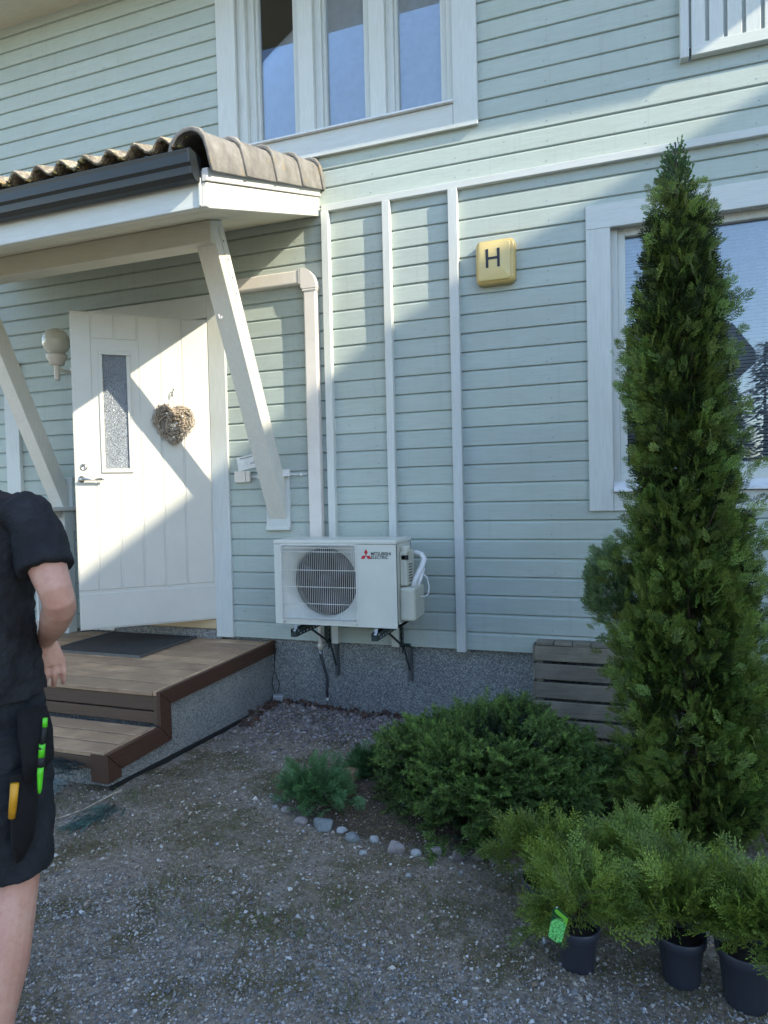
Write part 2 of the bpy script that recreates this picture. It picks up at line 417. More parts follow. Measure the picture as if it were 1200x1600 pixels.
# trim: level band and the three upright battens (left edge, right edge)
for nm, (x0, x1, y0, z0, z1), m in (
    ('trim_band', (-1.97, 2.45, -.052, 2.010, 2.058), 'white_x'),
    ('trim_batten', (-1.972, -1.917, -.060, P0, 2.009), 'white_z'),
    ('trim_batten', (-1.512, -1.457, -.060, P0, 2.009), 'white_z'),
    ('trim_batten', (-1.046, -.982, -.060, P0 - .01, 2.009), 'white_z')):
    bx(nm, m, house, x0, x1, y0, -.0135, z0, z1, .003)
bx('corner_trim', 'white_z', house, -5.02, -4.865, -.05, -.0135, P0, 1.2, .003)
# --- door surround
for nm, a in (('door_casing', (-2.955, -2.807, -.035, -.012, -1.089, 1.545)), ('door_casing', (-4.09, -3.94, -.035, -.012, -1.089, 1.545))):
    bx(nm, 'white_z', house, a[0], a[1], a[2], a[3], a[4], a[5], .003)
bx('door_head_casing', 'white_x', house, -3.94, -2.956, -.032, -.012, 1.372, 1.545, .003)
dfr = bx('door_frame', 'door', house, -2.985, -2.955, -.02, .12, -1.03, 1.37, .002)
build(MB().box(-3.94, -3.91, -.02, .12, -1.03, 1.37).box(-3.91, -2.985, -.01, .12, 1.36, 1.395), 'frame_rest', 'door', dfr)
bx('threshold', 'threshold', house, -3.93, -2.957, -.03, .14, -1.03, -.955, .004)
build(MB().box(-3.95, -2.93, .0, .02, -1.12, -1.03), 'plinth_strip', 'agg', house)
build(MB().box(-3.93, -2.95, .13, .15, -1.03, 1.4), 'dark_hall_sheet', 'inside', house)  # dark sheet behind the doorway, its colour standing in for the unlit hall
# --- door leaf (own rotation about its hinge)
ang = math.atan2(-.64, -.74)
door = bpy.data.objects.new('door', bpy.data.meshes.new('door')); COL.objects.link(door); door.parent = house
door.location = Vector((-2.945, -.02, 0)) - Vector((-3, 0, -1.5)); door.rotation_euler = (0, 0, ang)
ROOT['door'] = Vector((0, 0, 0))
# local x along the leaf, local +y = outside face
DF = [.02, .217, .374, .526, .684, .839, .978]
def door_mesh():
    mb = MB(); T = .0
    z0, z1 = -.95, 1.352; gx0, gx1, gz0, gz1 = .581, .796, .193, 1.077
    # leaf slab with a hole for the glazing
    mb.box(.0, gx0, -.055, T, z0, z1); mb.box(gx1, .978, -.055, T, z0, z1); mb.box(gx0, gx1, -.055, T, z0, gz0); mb.box(gx0, gx1, -.055, T, gz1, z1)
    return mb
mbd = door_mesh(); door.data.from_pydata(mbd.v, [], mbd.f); fixn(door.data); door.data.materials.append(M['door'])
def raised(x0, x1, z0, z1, name='door_plank'):
    c = .006; t = .004
    v = [(x0, .0003, z0), (x1, .0003, z0), (x1, .0003, z1), (x0, .0003, z1), (x0 + c, t, z0 + c), (x1 - c, t, z0 + c), (x1 - c, t, z1 - c), (x0 + c, t, z1 - c)]
    m = MB().add(v, [(4, 5, 6, 7), (0, 1, 5, 4), (1, 2, 6, 5), (2, 3, 7, 6), (3, 0, 4, 7)])
    build(m, name, 'door', door, local=True)
for k in range(6):
    a, b = DF[k] + .004, DF[k + 1] - .004
    if k in (0, 1): raised(a, b, -.665, 1.345)
    elif k == 5: raised(a, b, -.665, 1.345)
    elif k == 2: raised(a, b, -.665, 1.345)
    elif k == 3: raised(a, b, -.665, .145); raised(a, b, 1.165, 1.345)
    else: raised(a, b, -.665, .145); raised(a, b, 1.165, 1.345)
raised(.004, .974, -.945, -.685, 'kick_board')
# glazing
gfr = MB(); a, b, c, d = .579, .798, .191, 1.079
for q in ((a, b, c, c + .03), (a, b, d - .03, d), (a, a + .028, c + .03, d - .03), (b - .028, b, c + .03, d - .03)): gfr.box(q[0], q[1], -.02, .014, q[2], q[3])
gf = build(gfr, 'glazing_frame', 'door', door, local=True, bevel=.003)
build(MB().box(a + .027, b - .027, -.012, -.006, c + .028, d - .028), 'pane', 'frosted', gf, local=True)
# lock and handle
build(MB().lathe([(.026, .001), (.026, .008), (.021, .011), (.021, .014), (.012, .014), (.012, .010)], (.918, 0, .233), 20, 'y'), 'lock_cylinder', 'steel', door, True, local=True)
hd = MB(); hd.lathe([(.024, .001), (.024, .008)], (.935, 0, .146), 18, 'y'); hd.tube([(.935, .005, .146), (.935, .05, .146), (.925, .055, .146), (.80, .055, .144)], [.009, .010, .011, .010], 10)
hd.tube([(.80, .055, .144), (.785, .05, .144)], [.010, .008], 10)
build(hd, 'handle', 'steel', door, True, local=True)
build(MB().box(.885, .975, -.04, -.012, -.962, -.9505), 'door_stop', 'black', door, local=True)

# --- upper window
def frame_rect(mb, x0, x1, z0, z1, wx, wz, y0, y1):
    mb.box(x0, x0 + wx, y0, y1, z0, z1); mb.box(x1 - wx, x1, y0, y1, z0, z1)
    mb.box(x0 + wx, x1 - wx, y0, y1, z0, z0 + wz); mb.box(x0 + wx, x1 - wx, y0, y1, z1 - wz, z1)
uw = build(MB().box(-2.801, -2.64, -.04, -.012, 2.412, 4.1), 'window', 'white_z', house, bevel=.003, label='upstairs window with three tall blue-grey panes')
bx('side_casing', 'white_z', uw, -1.0, -.835, -.04, -.012, 2.412, 4.1, .003)
bx('lower_casing', 'white_x', uw, -2.638, -1.002, -.037, -.012, 2.412, 2.575, .003)
bx('drip_strip', 'white_x', uw, -2.801, -.835, -.052, -.041, 2.405, 2.432, .002)
build(MB().prism([(-.065, 2.578), (-.065, 2.59), (.03, 2.615), (.03, 2.578)], -2.638, -1.0, 'x'), 'sill', 'alu', uw, bevel=.001)
fr = MB(); fr.box(-2.66, -2.575, .0, .2, 2.56, 4.05); fr.box(-1.045, -.98, .0, .2, 2.56, 4.05); fr.box(-2.575, -1.045, .012, .2, 2.57, 2.618); fr.box(-2.575, -1.045, .0, .2, 3.95, 4.05)
for (a, b) in ((-2.15, -2.03), (-1.60, -1.485)): fr.box(a, b, .006, .2, 2.615, 4.0)
build(fr, 'frame', 'white_z', uw, bevel=.003)
sashes = MB()
PX = [(-2.575, -2.15), (-2.03, -1.60), (-1.485, -1.045)]
for (a, b) in PX:
    frame_rect(sashes, a, b, 2.617, 3.95, .052, .02, .045, .12); frame_rect(sashes, a + .052, b - .02, 2.637, 3.93, .022, .012, .07, .115)
build(sashes, 'sash', 'white_z', uw, bevel=.002)
for (a, b) in PX:
    build(MB().box(a + .07, b - .03, .10, .104, 2.64, 3.93), 'pane', 'glass_up', uw)
    bl = MB(); z = 2.66
    while z < 3.92:
        bl.add([(a + .06, .124, z), (b - .022, .124, z), (b - .022, .111, z + .0178), (a + .06, .111, z + .0178)], [(0, 1, 2, 3)]); z += .0205
    build(bl, 'blind', 'blind_up', uw, kind='stuff')
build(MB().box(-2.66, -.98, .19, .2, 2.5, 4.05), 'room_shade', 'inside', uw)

# --- lower right window
rw = build(MB().box(-.168, -.022, -.038, -.012, -.15, 1.615), 'window', 'white_z', house, bevel=.003, label='large ground-floor window with half closed white blinds')
bx('upper_casing', 'white_x', rw, -.168, 2.2, -.038, -.012, 1.616, 1.765, .003)
bx('lower_casing', 'white_x', rw, -.021, 2.2, -.034, -.012, -.15, -.035, .003)
bx('side_casing', 'white_z', rw, 2.02, 2.2, -.038, -.012, -.034, 1.615, .003)
build(MB().prism([(-.07, -.03), (-.07, -.018), (.04, .045), (.04, -.03)], -.02, 2.02, 'x'), 'sill', 'alu', rw, bevel=.001)
fr = MB(); frame_rect(fr, -.05, 2.06, .03, 1.68, .07, .055, .02, .16); build(fr, 'frame', 'white_z', rw, bevel=.003)
fr = MB(); frame_rect(fr, .02, 1.99, .085, 1.625, .045, .05, .045, .11); build(fr, 'sash', 'white_z', rw, bevel=.003)
build(MB().box(.06, 1.95, .078, .082, .13, 1.58), 'pane', 'glass', rw)
bl = MB(); z = .135
while z < 1.57:
    bl.add([(.06, .130, z), (1.95, .130, z), (1.95, .113, z + .0150), (.06, .113, z + .0150)], [(0, 1, 2, 3)]); z += .0215
bl2 = bl; build(bl2, 'blind', 'blind', rw, kind='stuff')
cd = MB(); 
for x in (.19, .63, 1.2, 1.75): cd.tube([(x, .111, .14), (x, .111, 1.58)], .0018, 5)
build(cd, 'blind_cord', 'whiteplastic', rw)
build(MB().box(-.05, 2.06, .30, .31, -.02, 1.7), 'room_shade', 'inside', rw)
build(MB().box(-.05, -.03, .16, .30, -.02, 1.7).box(-.05, 2.06, .16, .3, -.06, .03), 'window_reveal', 'white_x', rw)

# --- boarded white panel, upper right
bp = bx('boarded_panel', 'white_z', house, .385, .432, -.075, -.012, 2.528, 3.9, .003)
bx('lower_rail', 'white_x', bp, .446, 1.95, -.07, -.02, 2.533, 2.60, .003)
x = .446
while x < 1.9:
    bx('board', 'white_z', bp, x, x + .0755, -.062, -.03, 2.601, 3.9, .002); x += .096
build(MB().box(.433, 1.95, -.028, -.02, 2.60, 3.9), 'backing', 'white_z', bp)

# ================================================================== PORCH CANOPY
cp = thing('porch_canopy', 'white timber entrance canopy with mossy concrete tiles on two slanted braces', 'porch canopy', (-3.3, 0, 1.5))
CX1, CX0 = -1.998, -5.0; SL = .347
bz = lambda y: 2.004 + SL * y           # underside line of the verge board
bargep = [(-1.419, bz(-1.419)), (-.016, bz(-.016)), (-.016, bz(-.016) + .135), (-1.445, bz(-1.445) + .135), (-1.445, bz(-1.419))]
build(MB().prism(bargep, CX1, CX1 - .028, 'x'), 'verge_board', 'white_y', cp, bevel=.003)
build(MB().prism([(-1.455, bz(-1.455) + .138), (-.016, bz(-.016) + .138), (-.016, bz(-.016) + .205), (-1.455, bz(-1.455) + .205)], CX1 + .014, CX1 - .02, 'x'), 'verge_strip', 'white_y', cp, bevel=.003)
bx('fascia_board', 'white_x', cp, CX0, CX1 - .029, -1.445, -1.42, 1.512, 1.70, .003)
build(MB().box(-2.04, CX1 - .029, -1.458, -1.4455, 1.515, 1.66), 'end_plate', 'white_z', cp, bevel=.002)
# soffit lining boards running along the canopy
y = -1.418
while y < -.03:
    y1 = min(y + .094, -.02); th = .014
    build(MB().prism([(y, bz(y) + .004), (y1 - .006, bz(y1 - .006) + .004), (y1 - .006, bz(y1 - .006) + .02), (y, bz(y) + .02)], CX0, CX1 - .03, 'x'), 'soffit_board', 'beam', cp)
    y = y1
build(MB().prism([(-1.419, bz(-1.419) + .021), (-.02, bz(-.02) + .021), (-.02, bz(-.02) + .19), (-1.419, bz(-1.419) + .19)], CX0, CX1 - .03, 'x'), 'roof_deck', 'dark', cp)
build(MB().prism([(-.93, 1.553), (-.80, 1.553), (-.80, bz(-.80) + .003), (-.93, bz(-.93) + .003)], CX0, -2.319, 'x'), 'beam', 'beam', cp, bevel=.004)
for (xr, xl) in ((-2.318, -2.460), (-4.355, -4.482)):
    pr = [(-.042, -.18), (-.042, .10), (-.797, bz(-.797)), (-.93, bz(-.93))]
    if xr < -3: pr = [(-.042, -.18), (-.042, .10), (-.797, bz(-.797)), (-.93, bz(-.93))]
    b = build(MB().prism(pr, xr, xl, 'x'), 'brace', 'cream_z', cp, bevel=.004)
    xc = (xr + xl) / 2
    build(MB().box(xc - .098, xc + .098, -.041, -.013, -.262, .19), 'wall_pad', 'white_z', b, bevel=.003)
    build(MB().box(xc - .098, xc + .098, -.055, -.0415, -.262, -.235), 'pad_lip', 'white_z', b, bevel=.002)
    if xr > -3:
        # steel strap and bolts on the right cheek, white hook on the face
        st = MB(); yy = lambda z: -.124 - .465 * z + .055
        st.prism([(yy(1.67), 1.67), (yy(1.67) + .035, 1.67), (yy(1.27) + .035, 1.27), (yy(1.27), 1.27)], xr + .0005, xr + .004, 'x')
        s_ = build(st, 'strap', 'cream_z', b)
        bo = MB()
        for zz in (1.6, 1.5, 1.4, 1.31): bo.lathe([(.006, 0), (.006, .004), (.003, .006)], (xr + .004, yy(zz) + .018, zz), 8, 'x')
        build(bo, 'screw', 'galv', b)
        yh = -.124 - .465 * 1.175
        build(MB().tube([(-2.44, yh, 1.19), (-2.437, yh - .014, 1.20), (-2.43, yh - .02, 1.18), (-2.425, yh - .016, 1.15), (-2.415, yh - .02, 1.145), (-2.405, yh - .024, 1.165)], .0035, 6), 'hook', 'whiteplastic', b, True)
# roof tiles: two-roll pantiles
def pantile():
    mb = MB(); nx = 16; wv = .332; L = .41; rings = []
    def prof(u, dz): return .026 * math.cos(2 * math.pi * (u * 2) + math.pi) + dz
    top = [[(u / nx * wv, yy, prof(u / nx, .016)) for u in range(nx + 1)] for yy in (0, .012, L)]
    top[0] = [(x, y, z - .007) for x, y, z in top[0]]
    bot = [[(u / nx * wv, yy, prof(u / nx, -.004)) for u in range(nx + 1)] for yy in (L, 0)]
    mb.loft(top + bot + [top[0]], cap=False, closed=False); return mb
me = bpy.data.meshes.new('roof_tile'); pm = pantile(); me.from_pydata(pm.v, [], pm.f); fixn(me); me.materials.append(M['tile']); me.shade_smooth()
rf = bpy.data.objects.new('tile_field', None); rf.empty_display_size = .1; 
for rowi in range(5):
    for c in range(9):
        o = bpy.data.objects.new('roof_tile', me); COL.objects.link(o); o.parent = cp
        yw = -1.51 + rowi * .335 * math.cos(math.atan(SL)); zw = 1.832 + SL * (yw + 1.51) + .006
        xw = -2.14 - (c + 1) * .332
        o.location = Vector((xw + random.uniform(-.003, .003), yw, zw + random.uniform(-.002, .003))) - Vector((-3.3, 0, 1.5)); o.rotation_euler = (math.atan(SL) + .02, 0, random.uniform(-.006, .006))
# verge tiles: arched, hanging over the verge board
def verge_tile(L):
    mb = MB(); rings = []
    def ring(s, off, y):
        pts = []
        base = [(-.240, -.065), (-.232, -.01), (-.205, .032), (-.165, .062), (-.120, .078), (-.07, .080), (-.03, .066), (-.006, .030), (.002, -.03), (.006, -.13)]
        for (x, z) in base: pts.append(((x + .11) * s - .11, y, z * s + off))
        inner = [((x + .11) * .86 * s - .11, y, (z if z < -.1 else (z + .12) * .9 - .12) * s + off) for (x, z) in base[::-1]]
        inner = [(x if i else x, yy, z) for i, (x, yy, z) in enumerate(inner)]
        return pts + inner
    rings = [ring(1.03, .0, 0), ring(1.045, .002, .008), ring(1.04, .002, .03), ring(.985, -.004, .038), ring(.975, -.006, .06), ring(.90, -.018, L)]
    mb.loft(rings); return mb
ys = [-1.505, -1.15, -.785, -.42, -.09]
for k, yv in enumerate(ys):
    L = (ys[k + 1] - yv + .05) if k < 4 else .075
    m_ = verge_tile(L / math.cos(math.atan(SL)))
    o = build(m_, 'verge_tile', 'verge', None, True, label=None); o.parent = cp
    o.data.transform(Matrix.Translation(o.location)); o.data.transform(Matrix.Rotation(math.atan(SL), 4, 'X') )
    o.location = Vector((-1.955, yv, 1.80 + SL * (yv + 1.5) + .006)) - Vector((-3.3, 0, 1.5))
    sm = o.modifiers.new('edge', 'BEVEL'); sm.width = .004; sm.segments = 2; sm.limit_method = 'ANGLE'; sm.angle_limit = R(50)
# moss cushions under the first arch and along the tile edges
mo = MB()
for k in range(90):
    x = random.uniform(-5, -2.05); 
    ph = ((x + 2.14) / .166) % 1; zc = 1.832 + .026 * math.cos(2 * math.pi * ph + math.pi) + .004
    r = random.uniform(.006, .016) * (1.6 if random.random() < .2 else 1)
    mo.lathe([(r * .6, -r * .3), (r, 0), (r * .7, r * .5), (r * .2, r * .7)], (x, -1.505 + random.uniform(-.005, .02), zc), 6)
g = NG('moss_cushion'); f = g.noise(g.coord((1, 1, 1)), 140, 4); M['moss'] = g.fin(g.ramp(f, [(.3, (.035, .03, .012)), (.7, (.16, .14, .055))]), .95, g.bump(f, 1, .006))
build(mo, 'moss', 'moss', cp, True, kind='stuff')
# gutter (open channel with curled lip and a stop end)
def gutter():
    outer = [(-1.447, 1.765), (-1.447, 1.640), (-1.475, 1.628), (-1.505, 1.634), (-1.523, 1.655), (-1.528, 1.69), (-1.540, 1.705), (-1.543, 1.75), (-1.548, 1.768), (-1.540, 1.775), (-1.532, 1.768)]
    inner = [(-1.534, 1.748), (-1.535, 1.71), (-1.523, 1.694), (-1.517, 1.66), (-1.50, 1.641), (-1.475, 1.636), (-1.453, 1.646), (-1.453, 1.765)]
    pts = outer + inner; return MB().prism(pts, CX0 - .1, -2.035, 'x')
gt = build(gutter(), 'gutter', 'gutter', cp, bevel=.0015)
build(MB().prism([(-1.447, 1.765), (-1.447, 1.640), (-1.475, 1.628), (-1.505, 1.634), (-1.523, 1.655), (-1.528, 1.69), (-1.540, 1.705), (-1.543, 1.75), (-1.54, 1.775)], -2.034, -2.028, 'x'), 'stop_end', 'gutter', gt)
for x in (-2.3, -2.9, -3.5, -4.1): build(MB().box(x, x + .02, -1.545, -1.447, 1.771, 1.776), 'gutter_hook', 'gutter', gt)
bx('wall_flashing', 'gutter', cp, CX0, -2.0, -.03, -.0155, 2.335, 2.40, .001)

# ================================================================== WALL THINGS
# trunking to the heat pump
dt = thing('pipe_trunking', 'beige plastic pipe trunking running over the wall and down behind the outdoor unit', 'trunking', (-2.06, 0, -.3))
build(MB().box(-2.70, -2.135, -.078, -.0155, 1.520, 1.618), 'level_cover', 'duct', dt, bevel=.012, seg=3)
build(MB().box(-2.118, -2.018, -.078, -.0155, -.9, 1.475), 'upright_cover', 'duct', dt, bevel=.012, seg=3)
el = []
for k in range(9):
    t = k / 8 * math.pi / 2; cx, cz = -2.135, 1.475
    ri, ro = .012, .152
    a = math.sin(t); b = math.cos(t)
    el.append([(cx + ri * a, -.014, cz + ri * b), (cx + ri * a, -.086, cz + ri * b + (0)), (cx + ro * a * .83 + 0, -.086, cz + ro * b), (cx + ro * a * .83, -.014, cz + ro * b)])
build(MB().loft(el), 'elbow', 'duct', dt, bevel=.008, seg=3)
build(MB().box(-2.150, -2.136, -.084, -.0155, 1.514, 1.626).box(-2.124, -2.012, -.084, -.0155, 1.458, 1.4745), 'joint_collar', 'duct', dt, bevel=.003)
build(MB().box(-2.78, -2.695, -.085, -.0155, 1.515, 1.61), 'end_box', 'plastic_cream', dt, bevel=.006)
# house letter lamp
sg = thing('house_letter_lamp', 'square cream wall lamp with a black letter H between batten and window', 'house sign', (-.73, 0, 1.35))
def rbox(x0, x1, y0, y1, z0, z1, r, n=6, shrink=0):
    pts = []
    for (cx, cz, a0) in ((x1 - r, z1 - r, 0), (x0 + r, z1 - r, 90), (x0 + r, z0 + r, 180), (x1 - r, z0 + r, 270)):
        for k in range(n + 1):
            t = R(a0 + 90 * k / n); pts.append((cx + r * math.cos(t), cz + r * math.sin(t)))
    return pts
def softbox(x0, x1, y0, y1, z0, z1, r, e):
    """rounded box facing -y with a rolled front edge e"""
    rings = []
    for s, y in ((0, y1), (0, y0 + e), (e * .3, y0 + e * .35), (e, y0)):
        p = rbox(x0 + s, x1 - s, 0, 0, z0 + s, z1 - s, max(r - s * .5, .004)); rings.append([(a, y, b) for a, b in p])
    return MB().loft(rings)
M['sign'] = plain('aged_cream_plastic', (.60, .44, .16), .32, 0, .06, 7, .04)
M['sign_face'] = plain('cream_plastic_face', (.66, .52, .22), .28, 0, .05, 5, .03)
build(softbox(-.858, -.604, -.088, -.0155, 1.345, 1.627, .035, .02), 'lamp_housing', 'sign', sg, True)
build(softbox(-.842, -.632, -.097, -.0885, 1.362, 1.612, .022, .006), 'lamp_face', 'sign_face', sg, True)
sgl = MB(); sgl.box(-.790, -.773, -.099, -.0975, 1.445, 1.565).box(-.716, -.699, -.099, -.0975, 1.445, 1.565).box(-.773, -.716, -.099, -.0975, 1.497, 1.513)
build(sgl, 'letter', 'ink', sg)
# globe lamp left of the door
lp = thing('globe_lamp', 'white globe wall lamp left of the open door', 'wall lamp', (-4.26, 0, 1.1))
M['globe'] = plain('opal_globe', (.62, .61, .53), .08, 0, .02, 3, .0, Coat_Weight=.6)
build(MB().lathe([(.02, -.105), (.06, -.092), (.09, -.06), (.105, -.02), (.107, .02), (.095, .058), (.07, .088), (.035, .106), (.004, .111)], (-4.27, -.2, 1.275), 28), 'globe', 'globe', lp, True)
build(MB().lathe([(.055, .0), (.06, .03), (.078, .06), (.082, .085), (.062, .088)], (-4.27, -.2, 1.09), 24).lathe([(.02, 0), (.022, .02), (.024, .12), (.03, .13)], (-4.27, -.2, .97), 16), 'lamp_neck', 'plastic_cream', lp, True)
build(MB().tube([(-4.27, -.2, 1.07), (-4.255, -.15, 1.05), (-4.24, -.09, 1.05), (-4.235, -.016, 1.07)], .014, 8).lathe([(.045, -.055), (.05, -.04), (.05, -.0155)], (-4.235, 0, 1.07), 18, 'y'), 'lamp_arm', 'plastic_cream', lp, True)
# junction box, note, cable
jb = thing('junction_box', 'small cream junction box on the wall beside the door casing', 'junction box', (-2.68, 0, .14))
build(MB().box(-2.752, -2.655, -.045, -.0155, .100, .187), 'box_body', 'plastic_cream', jb, bevel=.006, seg=2)
build(MB().box(-2.652, -2.618, -.045, -.0155, .102, .185), 'box_cap', 'plastic_cream', jb, bevel=.004)
nt_ = thing('note_card', 'tilted white handwritten card half hidden behind the brace', 'note', (-2.66, 0, .21))
def rot2(pts, c, a): return [(c[0] + (x - c[0]) * math.cos(a) - (z - c[1]) * math.sin(a), c[1] + (x - c[0]) * math.sin(a) + (z - c[1]) * math.cos(a)) for x, z in pts]
c0 = (-2.62, .26); A = R(10)
build(MB().prism(rot2([(-2.735, .205), (-2.50, .205), (-2.50, .310), (-2.735, .310)], c0, A), -.022, -.019, 'y'), 'card', 'whiteplastic', nt_)
sc_ = MB()
for k in range(9):
    xx = -2.705 + k * .016; pts = [(xx, .292), (xx + .004, .300), (xx + .008, .290), (xx + .012, .298)]
    p = rot2(pts, c0, A); sc_.tube([(a, -.0235, b) for a, b in p], .0012, 4)
p = rot2([(-2.625, .238), (-2.61, .25), (-2.60, .236), (-2.59, .252), (-2.575, .238)], c0, A); sc_.tube([(a, -.0235, b) for a, b in p], .0018, 4)
build(sc_, 'handwriting', 'ink_grey', nt_)
cb = thing('wall_cable', 'thin white cable clipped along the wall from the box to the trunking', 'cable', (-2.3, 0, .14))
build(MB().tube([(-2.618, -.022, .146), (-2.55, -.022, .143), (-2.44, -.024, .142)], .0055, 6).tube([(-2.618, -.022, .134), (-2.44, -.022, .13)], .004, 6).tube([(-2.30, -.048, .155), (-2.25, -.03, .148), (-2.18, -.022, .145), (-2.119, -.022, .15)], .006, 6), 'cable_run', 'whiteplastic', cb, True)
build(MB().box(-2.56, -2.545, -.032, -.0155, .125, .152).box(-2.205, -2.19, -.032, -.0155, .135, .158).box(-2.325, -2.275, -.075, -.0425, .135, .185), 'clip', 'whiteplastic', cb, bevel=.002)

# ================================================================== HEAT PUMP
ac = thing('heat_pump_unit', 'ivory heat pump outdoor unit with round fan grille hung on the wall', 'heat pump', (-1.75, -.33, -.862))
ax0, ax1, ay0, ay1, az0, az1 = -2.180, -1.318, -.50, -.18, -.862, -.300
gx0, gx1, gz0, gz1 = -2.128, -1.590, -.832, -.332
fcx, fcz, fr_ = -1.842, -.584, .238
ca = MB(); t = .012
ca.box(ax0, ax0 + t, ay0 + .002, ay1, az0, az1 - .03); ca.box(ax1 - t, ax1, ay0 + .002, ay1, az0, az1 - .03); ca.box(ax0, ax1, ay1 - t, ay1, az0, az1 - .03); ca.box(ax0, ax1, ay0 + .002, ay1, az0, az0 + .02)
ca.box(ax0, gx0, ay0, ay0 + .02, az0, az1 - .03); ca.box(gx1, ax1, ay0, ay0 + .02, az0, az1 - .03); ca.box(gx0, gx1, ay0, ay0 + .02, az0, gz0); ca.box(gx0, gx1, ay0, ay0 + .02, gz1, az1 - .03)
build(ca, 'casing', 'ac', ac, bevel=.004, seg=2)
build(MB().box(ax0 - .004, ax1 + .004, ay0 - .004, ay1 + .004, az1 - .0295, az1), 'lid', 'ac', ac, bevel=.009, seg=3)
# recessed orifice plate round the fan
op = MB(); n = 48; ring_o = []; ring_i = []; ring_b = []
for k in range(n):
    a = 2 * math.pi * k / n; c_, s_ = math.cos(a), math.sin(a)
    k_ = 1 / max(abs(c_), abs(s_))
    hx = (gx1 - gx0) / 2; cxm = (gx0 + gx1) / 2; hz = (gz1 - gz0) / 2; czm = (gz0 + gz1) / 2
    ring_o.append((cxm + hx * max(-1, min(1, c_ * k_)), ay0 + .012, czm + hz * max(-1, min(1, s_ * k_))))
    ring_i.append((fcx + fr_ * 1.0 * c_, ay0 + .045, fcz + min(fr_, .236) * s_)); ring_b.append((fcx + fr_ * .97 * c_, ay0 + .10, fcz + .97 * min(fr_, .236) * s_))
op.loft([ring_o, ring_i, ring_b], cap=False); build(op, 'fan_shroud', 'ac', ac, True)
build(MB().lathe([(.24, 0), (.24, .01)], (fcx, ay0 + .2, fcz), 32, 'y'), 'fan_back', 'fin', ac)
ff = MB()
for k in range(60):
    xx = fcx - .235 + k * .008; h = math.sqrt(max(0, .235 ** 2 - (xx - fcx) ** 2)); ff.box(xx, xx + .002, ay0 + .17, ay0 + .198, fcz - h, fcz + h)
build(ff, 'heat_exchanger', 'fin', ac, kind='stuff')
for k in range(3):
    a0 = k * 2 * math.pi / 3 + .5; bl = MB(); top = []; bot = []
    for i in range(5):
        rr = .05 + i / 4 * .165
        for lst, dd in ((top, 0), (bot, .004)):
            lst.append([(fcx + rr * math.cos(a0 + s * (.42 + .1 * i / 4) + i * .12), ay0 + .10 + .035 * s + dd, fcz + rr * math.sin(a0 + s * (.42 + .1 * i / 4) + i * .12)) for s in (-1, -.5, 0, .5, 1)])
    bl.loft([a_ + b_[::-1] for a_, b_ in zip(top, bot)]); build(bl, 'fan_blade', 'fin', ac, True)
build(MB().lathe([(.05, .14), (.05, .07), (.045, .06), (.0, .058)], (fcx, ay0, fcz), 24, 'y', cap=False).lathe([(.004, .05), (.004, .058)], (fcx, ay0, fcz), 8, 'y'), 'fan_hub', 'fin', ac, True)
gw = MB(); N = 40
def wire(x0, z0, x1, z1, y, r=.0015, ends=True):
    if ends: gw.tube([(x0, ay0, z0), (x0, y, z0 + (0 if z0 == z1 else .012)), (x1, y, z1 - (0 if z0 == z1 else .012)), (x1, ay0, z1)], r, 4, False)
    else: gw.tube([(x0, y, z0), (x1, y, z1)], r, 4, False)
yf = ay0 - .024
for k in range(N):
    xx = gx0 + .006 + (gx1 - gx0 - .012) * k / (N - 1); wire(xx, gz0 + .004, xx, gz1 - .004, yf)
for zz in (gz0 + .115, gz0 + .225, gz0 + .335, gz0 + .445 + .01, gz0 + .02, gz1 - .02):
    gw.tube([(gx0 + .003, ay0 + .002, zz), (gx0 + .012, yf + .003, zz), (gx1 - .012, yf + .003, zz), (gx1 - .003, ay0 + .002, zz)], .0026, 5, False)
build(gw, 'fan_grille', 'wire', ac)
fb = MB(); frame_rect(fb, gx0 - .004, gx1 + .004, gz0 - .004, gz1 + .004, .008, .008, ay0 - .004, ay0 + .002); build(fb, 'grille_rim', 'wire', ac)
sc2 = MB()
for (x, z) in ((gx0 + .01, gz1 - .006), (gx1 - .008, gz1 - .01), (gx1 - .008, gz0 + .012), (gx0 + .02, gz0 - .012), (gx1 - .005, gz0 - .016), (ax0 + .06, az0 + .012)): sc2.lathe([(.005, -.004), (.005, .002)], (x, ay0 - .003, z), 8, 'y')
build(sc2, 'screw', 'bolt', ac)
# side valve cover, hand grip, hose loop
build(MB().box(ax1 + .001, ax1 + .05, -.44, -.27, -.60, -.375), 'valve_cover_neck', 'ac_side', ac, bevel=.012, seg=3)
build(MB().prism([(-.462, -.822), (-.23, -.822), (-.22, -.62), (-.25, -.605), (-.46, -.605)], ax1 + .001, ax1 + .105, 'x'), 'valve_cover', 'ac_side', ac, bevel=.02, seg=3)
gp = build(MB().lathe([(.028, 0), (.034, .006), (.034, .045), (.028, .052)], (ax1 + .028, -.40, -.395), 16), 'cap_knob', 'ac_side', ac, True)
build(MB().box(ax1 + .015, ax1 + .058, -.44, -.425, -.43, -.402), 'grip_slot', 'dark', ac)
sv = MB()
for k in range(7): sv.box(ax1 + .0505, ax1 + .0525, -.40, -.33, -.575 + k * .018, -.569 + k * .018)
build(sv, 'vent_slot', 'dark', ac)
build(MB().tube([(ax1 + .06, -.36, -.625), (ax1 + .075, -.33, -.56), (ax1 + .105, -.29, -.49), (ax1 + .115, -.26, -.445), (ax1 + .09, -.24, -.415), (ax1 + .05, -.225, -.405), (ax1 + .01, -.22, -.42)], .019, 10).tube([(ax1 + .085, -.33, -.62), (ax1 + .10, -.30, -.56), (ax1 + .11, -.27, -.50)], .014, 8), 'wrapped_hose', 'whiteplastic', ac, True)
